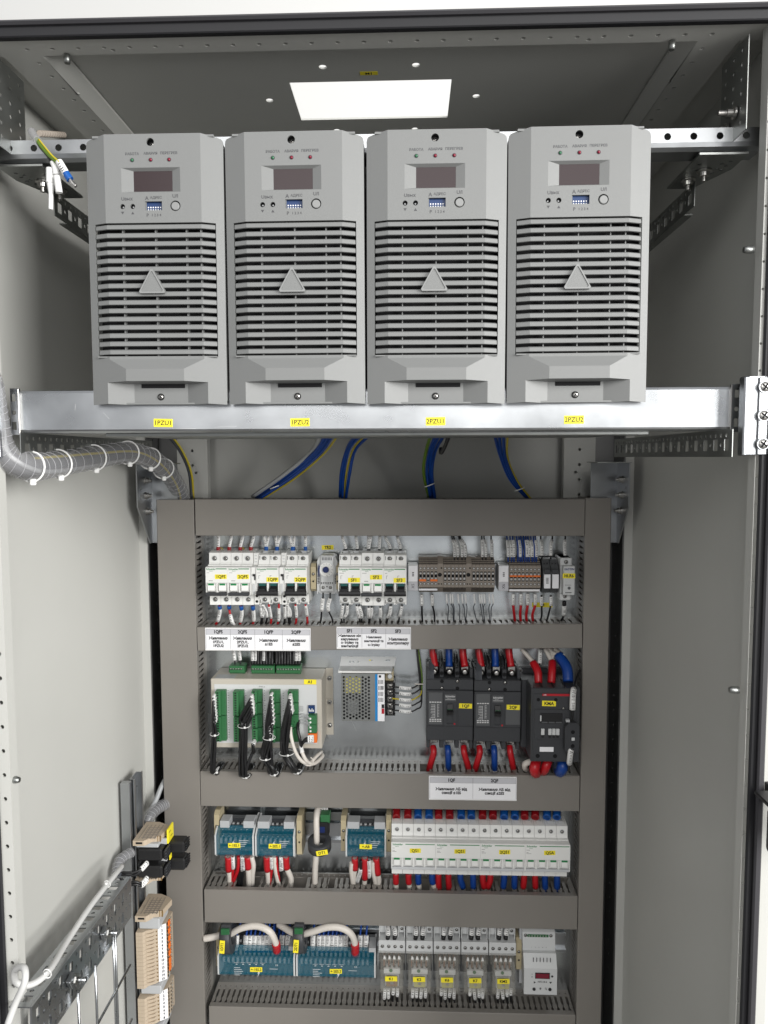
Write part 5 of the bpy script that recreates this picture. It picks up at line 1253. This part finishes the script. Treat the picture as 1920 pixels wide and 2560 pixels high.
for k, x in enumerate((1030, 1066, 1102, 1135, 1168, 1205)): wire('behind the markers of block 2ES.2', 'blue_wire', 1.9, [(x, 985, 480), (x-4, 1060, 478), (x-2, 1150, 476), (x, 1215, 474)], ze)
T1 = 'above the plug-in relays'
for ox in (0, 206, 412, 618, 824):
    for x, xt in ((145, 150), (196, 192)):
        wire(T1, 'black_wire', 2.6, [(x+ox+10*(x > 150)*(1 if ox else -1), 925, 464), (x+ox+5, 975, 450), (x+ox, 1032, 447)], zf, (.05, .72), [('black_wire', .78, 1, 3.6)], sr=4.0)
T1 = 'below the plug-in relays'
for ox in (0, 208, 420, 632, 840):
    for x, dx in ((125, -4), (150, 2), (190, -8), (218, 0)):
        if ox > 500 and x in (150, 190): dx += 10
        wire(T1, 'black_wire', 1.8, [(x+ox, 1395, 462), (x+ox+dx*.5, 1430, 458), (x+ox+dx, 1480, 460), (x+ox+dx+(14 if x > 150 else 8), 1530, 470)], zf, (.0, random.uniform(.4, .62)), sr=3.0)
for x in (1185, 1225, 1265, 1305): wire('above the voltage relay', 'black_wire', 2.4, [(x, 960, 474), (x+8, 985, 468), (x+4, 1010, 462)], zf)

# cables from the modules down into the top duct
for nm, pts, cs in (('module 1PZU2', [(822, 1080, 300), (790, 1130, 380), (720, 1190, 440), (640, 1245, 470)], ('grey_wire', 'blue_wire', 'blue_wire', 'blue_wire', 'yellow_wire')), ('module 2PZU1 left', [(915, 1080, 300), (880, 1120, 390), (862, 1180, 445), (858, 1245, 472)], ('blue_wire', 'blue_wire', 'yellow_wire', 'blue_wire')), ('module 2PZU1 right', [(1098, 1080, 300), (1078, 1125, 390), (1070, 1180, 445), (1080, 1245, 472)], ('greenyellow', 'blue_wire', 'blue_wire', 'blue_wire')), ('module 2PZU2', [(1252, 1080, 300), (1260, 1140, 390), (1285, 1200, 445), (1320, 1245, 472)], ('blue_wire', 'blue_wire', 'blue_wire', 'yellow_wire'))):
    t = thing('wire_bundle', 'blue and yellow cable group dropping from '+nm+' into the top duct', 'wire bundle', (0, 0, 0), group='cable groups between the modules and the top duct')
    q0 = U(*pts[0]); t.location = q0*S
    for k, c_ in enumerate(cs):
        P = [U(x+(k-1.5)*(11 if i == 0 else 7)*(1 if i < 3 else .7)+random.uniform(-2, 2), y+(k-1.5)*2*(i > 0), Y+random.uniform(-6, 6))-q0 for i, (x, y, Y) in enumerate(pts)]
        b = MB(); b.tube(P, 3.4 if c_ == 'grey_wire' else (1.5 if c_ == 'yellow_wire' else 2.5), c_, 9, 7); b.build('wire', t, fixn=False)
    c = U(pts[2][0]+(pts[3][0]-pts[2][0])*.4, pts[2][1]+(pts[3][1]-pts[2][1])*.5, 455)-q0
    if nm != 'module 2PZU1 left':
        b = MB(); P = [c+Vector((math.cos(a)*8, -math.sin(a)*8, math.cos(a)*3)) for a in (2*math.pi*i/16 for i in range(17))]; b.tube(P, .9, 'tube_white', 6, 1); b.build('cable_tie', t, fixn=False)
wire('hanging under the third module', 'black_wire', 3.0, [(1125, 1080, 300), (1115, 1110, 330), (1103, 1132, 345), (1102, 1120, 350)], src)

# spiral-wrapped cable bundle at the left
def spiral(label, pts, r, turns, film='spiral_film', ties=(), inner=()):
    P = [U(*p) for p in pts]; q0 = P[0]; t = thing('wrapped_cable_bundle', label, 'cable bundle', q0, group='cables in clear spiral wrap')
    P = [p-q0 for p in P]; L = smooth_path(P, 14)
    n = len(L); fr_ = []; T0 = (L[1]-L[0]).normalized(); N = T0.orthogonal().normalized()
    for i in range(n):
        T = (L[min(i+1, n-1)]-L[max(i-1, 0)]).normalized(); N = (N-T*N.dot(T)).normalized(); fr_.append((T, N, T.cross(N)))
    b = MB(); b.tube(L, r*.62, 'thin_grey', 10, 1); b.build('cable', t, fixn=False)
    for k, (m_, a0, rr) in enumerate(inner):
        b = MB(); Q = [L[i]+(fr_[i][1]*math.cos(a0+i*.035)+fr_[i][2]*math.sin(a0+i*.035))*r*.66 for i in range(n)]; b.tube(Q, rr, m_, 7, 1); b.build('cable', t, fixn=False)
    b = MB(); b.tube(L, r, film, 18, 1, ends=False)
    v = []; f = []; steps = turns*22; w_ = 1.1
    def at(u):
        x = max(0, min(n-1.001, u*(n-1))); i = int(x); a = x-i
        return L[i].lerp(L[i+1], a), fr_[i][1].lerp(fr_[i+1][1], a).normalized(), fr_[i][2].lerp(fr_[i+1][2], a).normalized()
    H_ = []
    for s_ in range(steps+1):
        u = s_/steps; p, n_, b_ = at(u); an = 2*math.pi*turns*u; H_.append(p+(n_*math.cos(an)+b_*math.sin(an))*(r+.25+.3*math.sin(u*37)))
    b.tube(H_, .3, 'spiral_edge', 5, 1)
    b.build('spiral_wrap', t, fixn=False)
    for u in ties:
        p, n_, b_ = at(u); Q = [p+(n_*math.cos(a)+b_*math.sin(a))*(r+1.6) for a in (2*math.pi*i/22 for i in range(23))]
        b = MB(); b.tube(Q, 1.1, 'tube_white', 6, 1); hp = min(Q, key=lambda q_: q_.z*1.0+q_.y*.6)
        b.M = Matrix.Translation(hp) @ Matrix.Rotation(.5, 4, 'Z'); b.box(-3, 3, -3.4, 3.4, -2, 4, 'tube_white', 1); b.build('cable_tie', t)
spiral('thick cable bundle in clear spiral wrap below the shelf beam at left', [(-80, 890, -30), (-34, 950, -24), (-18, 1040, -12), (6, 1130, -6), (70, 1166, 14), (140, 1160, 66), (235, 1144, 160), (325, 1132, 262), (385, 1152, 340), (430, 1196, 425), (452, 1240, 466), (460, 1300, 480)], 14, 50, ties=(.375, .46, .545, .63, .71, .77), inner=(('yellow_wire', 1.0, 1.6), ('grey_wire', 3.0, 2.5), ('black_wire', 4.4, 3)))
wire('curving down beside the left rear bracket', 'yellow_wire', 1.7, [(425, 1085, 440), (455, 1125, 450), (478, 1180, 462), (484, 1245, 478)], src)
wire('curving down beside the left rear bracket', 'thin_grey', 3.4, [(418, 1085, 446), (450, 1125, 455), (474, 1180, 466), (480, 1245, 478)], src)
spiral('short wrapped cable behind the tan blocks at left', [(330, 2130, 320), (300, 2150, 300), (293, 2180, 285), (300, 2190, 280)], 7, 10)
spiral('short wrapped cable dropping behind the left duct beside the tan blocks', [(415, 2010, 440), (395, 2020, 425), (375, 2040, 405), (362, 2070, 395)], 9, 12)
wire('beside the left vertical duct', 'grey_wire', 4, [(412, 1950, 450), (402, 1970, 440), (390, 2000, 430), (372, 2035, 412)], src, name='cable', cat='cable')
# earthing cables at top left
t = thing('earthing_cables', 'green-yellow and white cable ends hanging from a clear sleeve at top left', 'cable', U(80, 337, -15))
q0 = U(80, 337, -15)
def zt(x, y): return x/4.254, 40+y/4.254
def sub_tube(name, pts, r, m_, **k):
    b = MB(); b.tube([U(*zt(x, y), Y)-q0 for x, y, Y in pts], r, m_, 10, 6, **k); return b.build(name, t, fixn=False)
sub_tube('clear_sleeve', [(335, 1225, -5), (360, 1270, -12), (400, 1320, -18)], 3.6, 'spiral_film')
sub_tube('cable', [(390, 1310, -15), (450, 1390, -18), (530, 1480, -20), (620, 1560, -22)], 2.3, 'greenyellow'); sub_tube('yellow_stripe', [(412, 1310, -18), (475, 1390, -21), (555, 1485, -23), (630, 1550, -25)], .8, 'yellow_wire')
mk = sub_tube('marker_sleeve', [(625, 1545, -22), (670, 1620, -22), (710, 1690, -22)], 3.4, 'tube_white'); sub_tube('blue_tape', [(700, 1670, -22), (725, 1710, -22), (745, 1740, -22)], 3.5, 'blue_boot'); sub_tube('ferrule', [(740, 1735, -22), (780, 1785, -22), (808, 1812, -22)], 1.8, 'steel')
b = MB(); Pm = [U(*zt(x, y), -22)-q0 for x, y in ((630, 1560), (670, 1625), (700, 1675))]; marks(b, Pm, 3.4, 4); b.build('lettering', mk, fixn=False)
sub_tube('cable', [(395, 1330, -12), (440, 1400, -12), (500, 1470, -14), (560, 1560, -16), (600, 1650, -18)], 1.9, 'black_wire')
sub_tube('marker_sleeve', [(565, 1550, -18), (590, 1620, -18), (600, 1690, -18)], 3.1, 'tube_white'); sub_tube('marker_sleeve', [(605, 1700, -20), (615, 1780, -20), (630, 1880, -20)], 3.1, 'tube_white')
sub_tube('marker_sleeve', [(535, 1620, -16), (535, 1700, -16), (535, 1780, -16)], 3.9, 'tube_white'); sub_tube('insulating_boot', [(540, 1780, -16), (542, 1900, -16), (540, 2060, -16)], 3, 'tube_white', rfun=lambda u: 3.6-1.5*min(1, u*2))
t = thing('flexible_hose', 'short tan ribbed hose behind the upper rail at top left', 'hose', U(120, 336, 60)); 
b = MB(); q0b = U(120, 336, 60); L0 = U(98, 334, 30)-q0b; L1 = U(158, 337, 120)-q0b
for k in range(11): p = L0.lerp(L1, k/10); b.lathe([(2.6, 0), (3.4, 1.5), (2.6, 3)], p, (L1-L0), 'terminal_tan', 12)
b.build('hose_body', t)

# ================================================================== left side assembly: vertical rail with tan terminals
RM = (0, math.radians(90), 0)
def side_frame(name, label, cat, z, group=None):
    t = thing(name, label, cat, (-384, 357, z), group=group); 
    t.rotation_mode = 'XYZ'
    M = Matrix(((0, -1, 0), (0, 0, 1), (-1, 0, 0)))   # local x -> -Z, local y -> -X, local z -> +Y
    t.rotation_euler = M.to_euler(); return t
t = side_frame('vertical_mounting_rail', 'vertical galvanised mounting rail on the left wall holding the tan blocks', 'rail', -880)
b = MB(); b.prism([(-27, 4), (-12.5, 4), (-12.5, -8), (-27, -8)], 0, 1, 'x', 'zinc') if False else None
b.prism([(-17.5, 9.5), (-12.5, 9.5), (-12.5, 2), (12.5, 2), (12.5, 9.5), (17.5, 9.5), (17.5, 8), (14, 8), (14, .5), (-14, .5), (-14, 8), (-17.5, 8)], 0, 700, 'x', 'zinc'); b.box(0, 700, -28, -18, -8, 6, 'zinc', .6)
b.build('rail_body', t)
def side_end(t, x, w=7, col='terminal_beige'):
    b = MB(); b.prism([(-30, 9.6), (-30, 26), (-26, 30), (-18, 34), (-16, 46), (14, 52), (20, 46), (28, 30), (28, 9.6)], x, x+w, 'x', col)
    for k in range(4): b.box(x-.2, x+w+.2, -16.6, -14.6, 34+k*4, 35.6+k*4, 'amber')
    for k in range(7): b.box(x-.35, x+.1, -22+5*k, -20+5*k, 20, 42, 'terminal_tan')
    for k in range(5): b.box(x-.45, x+.1, -24, 18, 16+6*k, 17+6*k, 'terminal_tan')
    b.build('end_plate', t)
    b = MB(); b.box(x+2.2, x+5.2, -30.4, -28, 14, 24, 'dark', .2); b.build('clamp_slot', t)
t = side_frame('terminal_strip', 'tan side terminals with black test plugs and yellow tags', 'terminal strip', -968, 'terminal strips on the left wall')
side_end(t, 0, 8); 
b = MB(); b.box(8, 14, -24, 20, 12, 46, 'grey_plastic', 1); b.build('spacer', t)
for k, x in enumerate((15, 42)):
    b = MB(); b.box(x, x+19, -27, 14, 14, 52, 'black', 2.5); b.box(x+2, x+21, -2, 22, 50, 79, 'black', 3); b.box(x+4, x+18, -24, -4, 52, 57, 'black', 2)
    for j in range(4): b.box(x+2+4.6*j, x+4.4+4.6*j, -24, -6, 56, 58.5, 'charcoal', .3); b.box(x+3+4*j, x+5+4*j, 0, 20, 78.5, 81.5, 'black', .5)
    b.build('test_plug', t)
    b = MB(); b.box(x-8, x+1, -10, -6, 40, 54, 'grey_plastic', .5); b.build('spacer', t)
b = MB(); b.box(-6, 16, -8, 17, 54, 56.5, 'yellow', .3) ; yl = b.build('name_label', t)
b = MB()
for j in range(2):
    for k in range(3): b.add([(-1+9*j, -56.7, -4+3*k+7*j), (1+9*j, -56.7, -4+3*k+7*j), (1+9*j, -56.7, -2.4+3*k+7*j), (-1+9*j, -56.7, -2.4+3*k+7*j)], [(0, 1, 2, 3)], 'ink')
b.build('lettering', yl, fixn=False)
b = MB(); b.box(34, 42, -8, 0, 57, 58.5, 'yellow', .3); b.build('name_label', t)
side_end(t, 64, 6)
t = side_frame('terminal_strip', 'long tan side terminal strip numbered 1 to 15 with orange jumpers', 'terminal strip', -1087, 'terminal strips on the left wall')
side_end(t, 0, 9)
b = MB(); b.box(9, 26, -22, 20, 12, 44, 'grey_plastic', 1.5); b.build('spacer', t)
def side_blocks(t, x0, n, first):
    for k in range(n):
        x = x0+6.05*k; b = MB()
        b.prism([(-29, 9.6), (-29, 20), (-26, 23), (-23, 24), (-17, 34), (-13, 37.5), (-5, 48.5), (24, 49), (28, 40), (28, 9.6)], x+.15, x+5.9, 'x', 'terminal_beige')
        b.prism([(-24.6, 22.5), (-23.2, 23.6), (-17.3, 33.5), (-18, 34.2), (-21.5, 32)], x+.3, x+3.0, 'x', 'terminal_beige'); b.box(x+1.0, x+2.2, -15.6, -14.4, 35.5, 37.8, 'amber'); b.box(x+1.4, x+5.2, -3.5, -1, 48.4, 49.4, 'dark'); b.box(x+1.8, x+4.2, 7, 10, 48.8, 49.3, 'dark'); b.disc(x+3, 14, 1.7, 49, 49.6, 'steel', 10)
        tb = b.build('terminal_block', t)
        b = MB(); b.prism([(-13.4, 38.2), (-6, 48.4), (-5.2, 47.8), (-12.6, 37.6)], x+.3, x+5.75, 'x', 'paper'); mt = b.build('number_tag', tb)
        # digits read along the strip with their tops towards the wall side
        q = MB(); v, f = text_mesh(str(first+k), .05)
        q.add([(x+3-c2*4.8, -(43.5+a*4.8*.81), -9.9+a*4.8*.59) for a, c2, _ in v], f, 'ink'); q.build('lettering', tb, fixn=False)
side_blocks(t, 26.5, 15, 1)
for k in range(7): b = MB(); x = 27+12.1*k; b.box(x, x+(8.5 if k not in (5,) else 11), -.5, 6.5, 49.2, 51.5, 'orange', .5); b.build('jumper', t)
side_b = 26.5+15*6.05
b = MB(); b.box(side_b+.5, side_b+14, -22, 22, 12, 44, 'grey_plastic', 1.5); b.build('spacer', t)
t = side_frame('terminal_strip', 'short tan side terminals numbered 1 to 3 at the bottom edge', 'terminal strip', -1087-side_b-16, 'terminal strips on the left wall')
side_blocks(t, 0, 8, 1)
b = MB(); b.box(50, 64, -22, 22, 12, 44, 'grey_plastic', 1.5); b.build('spacer', t)
# wires to the black plugs
T1 = 'curving into the black test plugs at left'
for k, (y, ye) in enumerate(((840, 790), (862, 800), (915, 905), (935, 925))):
    wire(T1, 'black_wire', 1.9, [(905, 855+k*3, 285), (960, y+25, 282), (1040, y+20, 285), (1090, ye+40, 290), (1135, ye-10, 300)], zl, (.72, .98), sr=3.2)
# white cable along the lower-left rail
wire('running up along the wide punched rail at lower left', 'pale_wire', 3.5, [(20, 2560, -45), (38, 2510, -40), (62, 2455, -38), (60, 2420, -30), (38, 2425, -22), (40, 2455, -20), (75, 2462, -15), (120, 2430, 5), (170, 2350, 70), (230, 2260, 140), (285, 2190, 210), (305, 2165, 250)], src, name='cable', cat='cable', sub=8)
for px, py, Y in ((118, 2434, 0), (268, 2210, 185)):
    q = U(px, py, Y); b = MB(); b.tube([Vector((math.cos(a)*3.7, math.sin(a)*3.9, math.sin(a)*1.2+math.cos(a)*-2.6)) for a in (2*math.pi*i/16 for i in range(17))], .6, 'tube_white', 6, 1); b.box(-1.6, 1.6, 1.2, 4, 1.5, 4.5, 'tube_white', .6)
    o = b.build('cable_tie', None); o.location = q*S; tag(o, 'white tie on the white cable at the %s of the wide punched rail' % ('near end' if Y < 50 else 'far end'), 'cable tie', 'white ties on the lower-left cable')
# wire basket hanging on the rail
t = thing('wire_basket', 'galvanised wire basket hanging below the wide punched rail', 'basket', (-338, 0, -1010))
b = MB()
for y in (62, 108, 162, 168): b.tube([(0, y, 5), (0, y, -60), (0, y, -300)], 1.7, 'zinc', 8, 1)
for z in (-72, -150, -230): b.tube([(0, 36, z), (0, 130, z), (0, 214, z)], 1.7, 'zinc', 8, 1)
b.tube([(2, 60, -72), (30, 60, -72), (62, 60, -72)], 1.7, 'zinc', 8, 1); b.tube([(62, 60, -72), (62, 130, -72), (62, 212, -72)], 1.7, 'zinc', 8, 1) if False else None
b.build('basket_wires', t, fixn=False)
# end plate of the wide rail
t = thing('rail_end_bracket', 'galvanised channel end at the near end of the wide punched rail', 'bracket', (-345, -30, -990))
b = MB(); b.box(-14, 6, -70, 0, 0, 3, 'zinc', .8); b.box(-20, -14, -70, -2, -10, 3, 'zinc', .8); b.box(6, 9, -70, -2, -14, 3, 'zinc', .8); b.build('bracket_body', t)

for o in list(bpy.data.objects):
    if o.type == 'MESH':
        pass
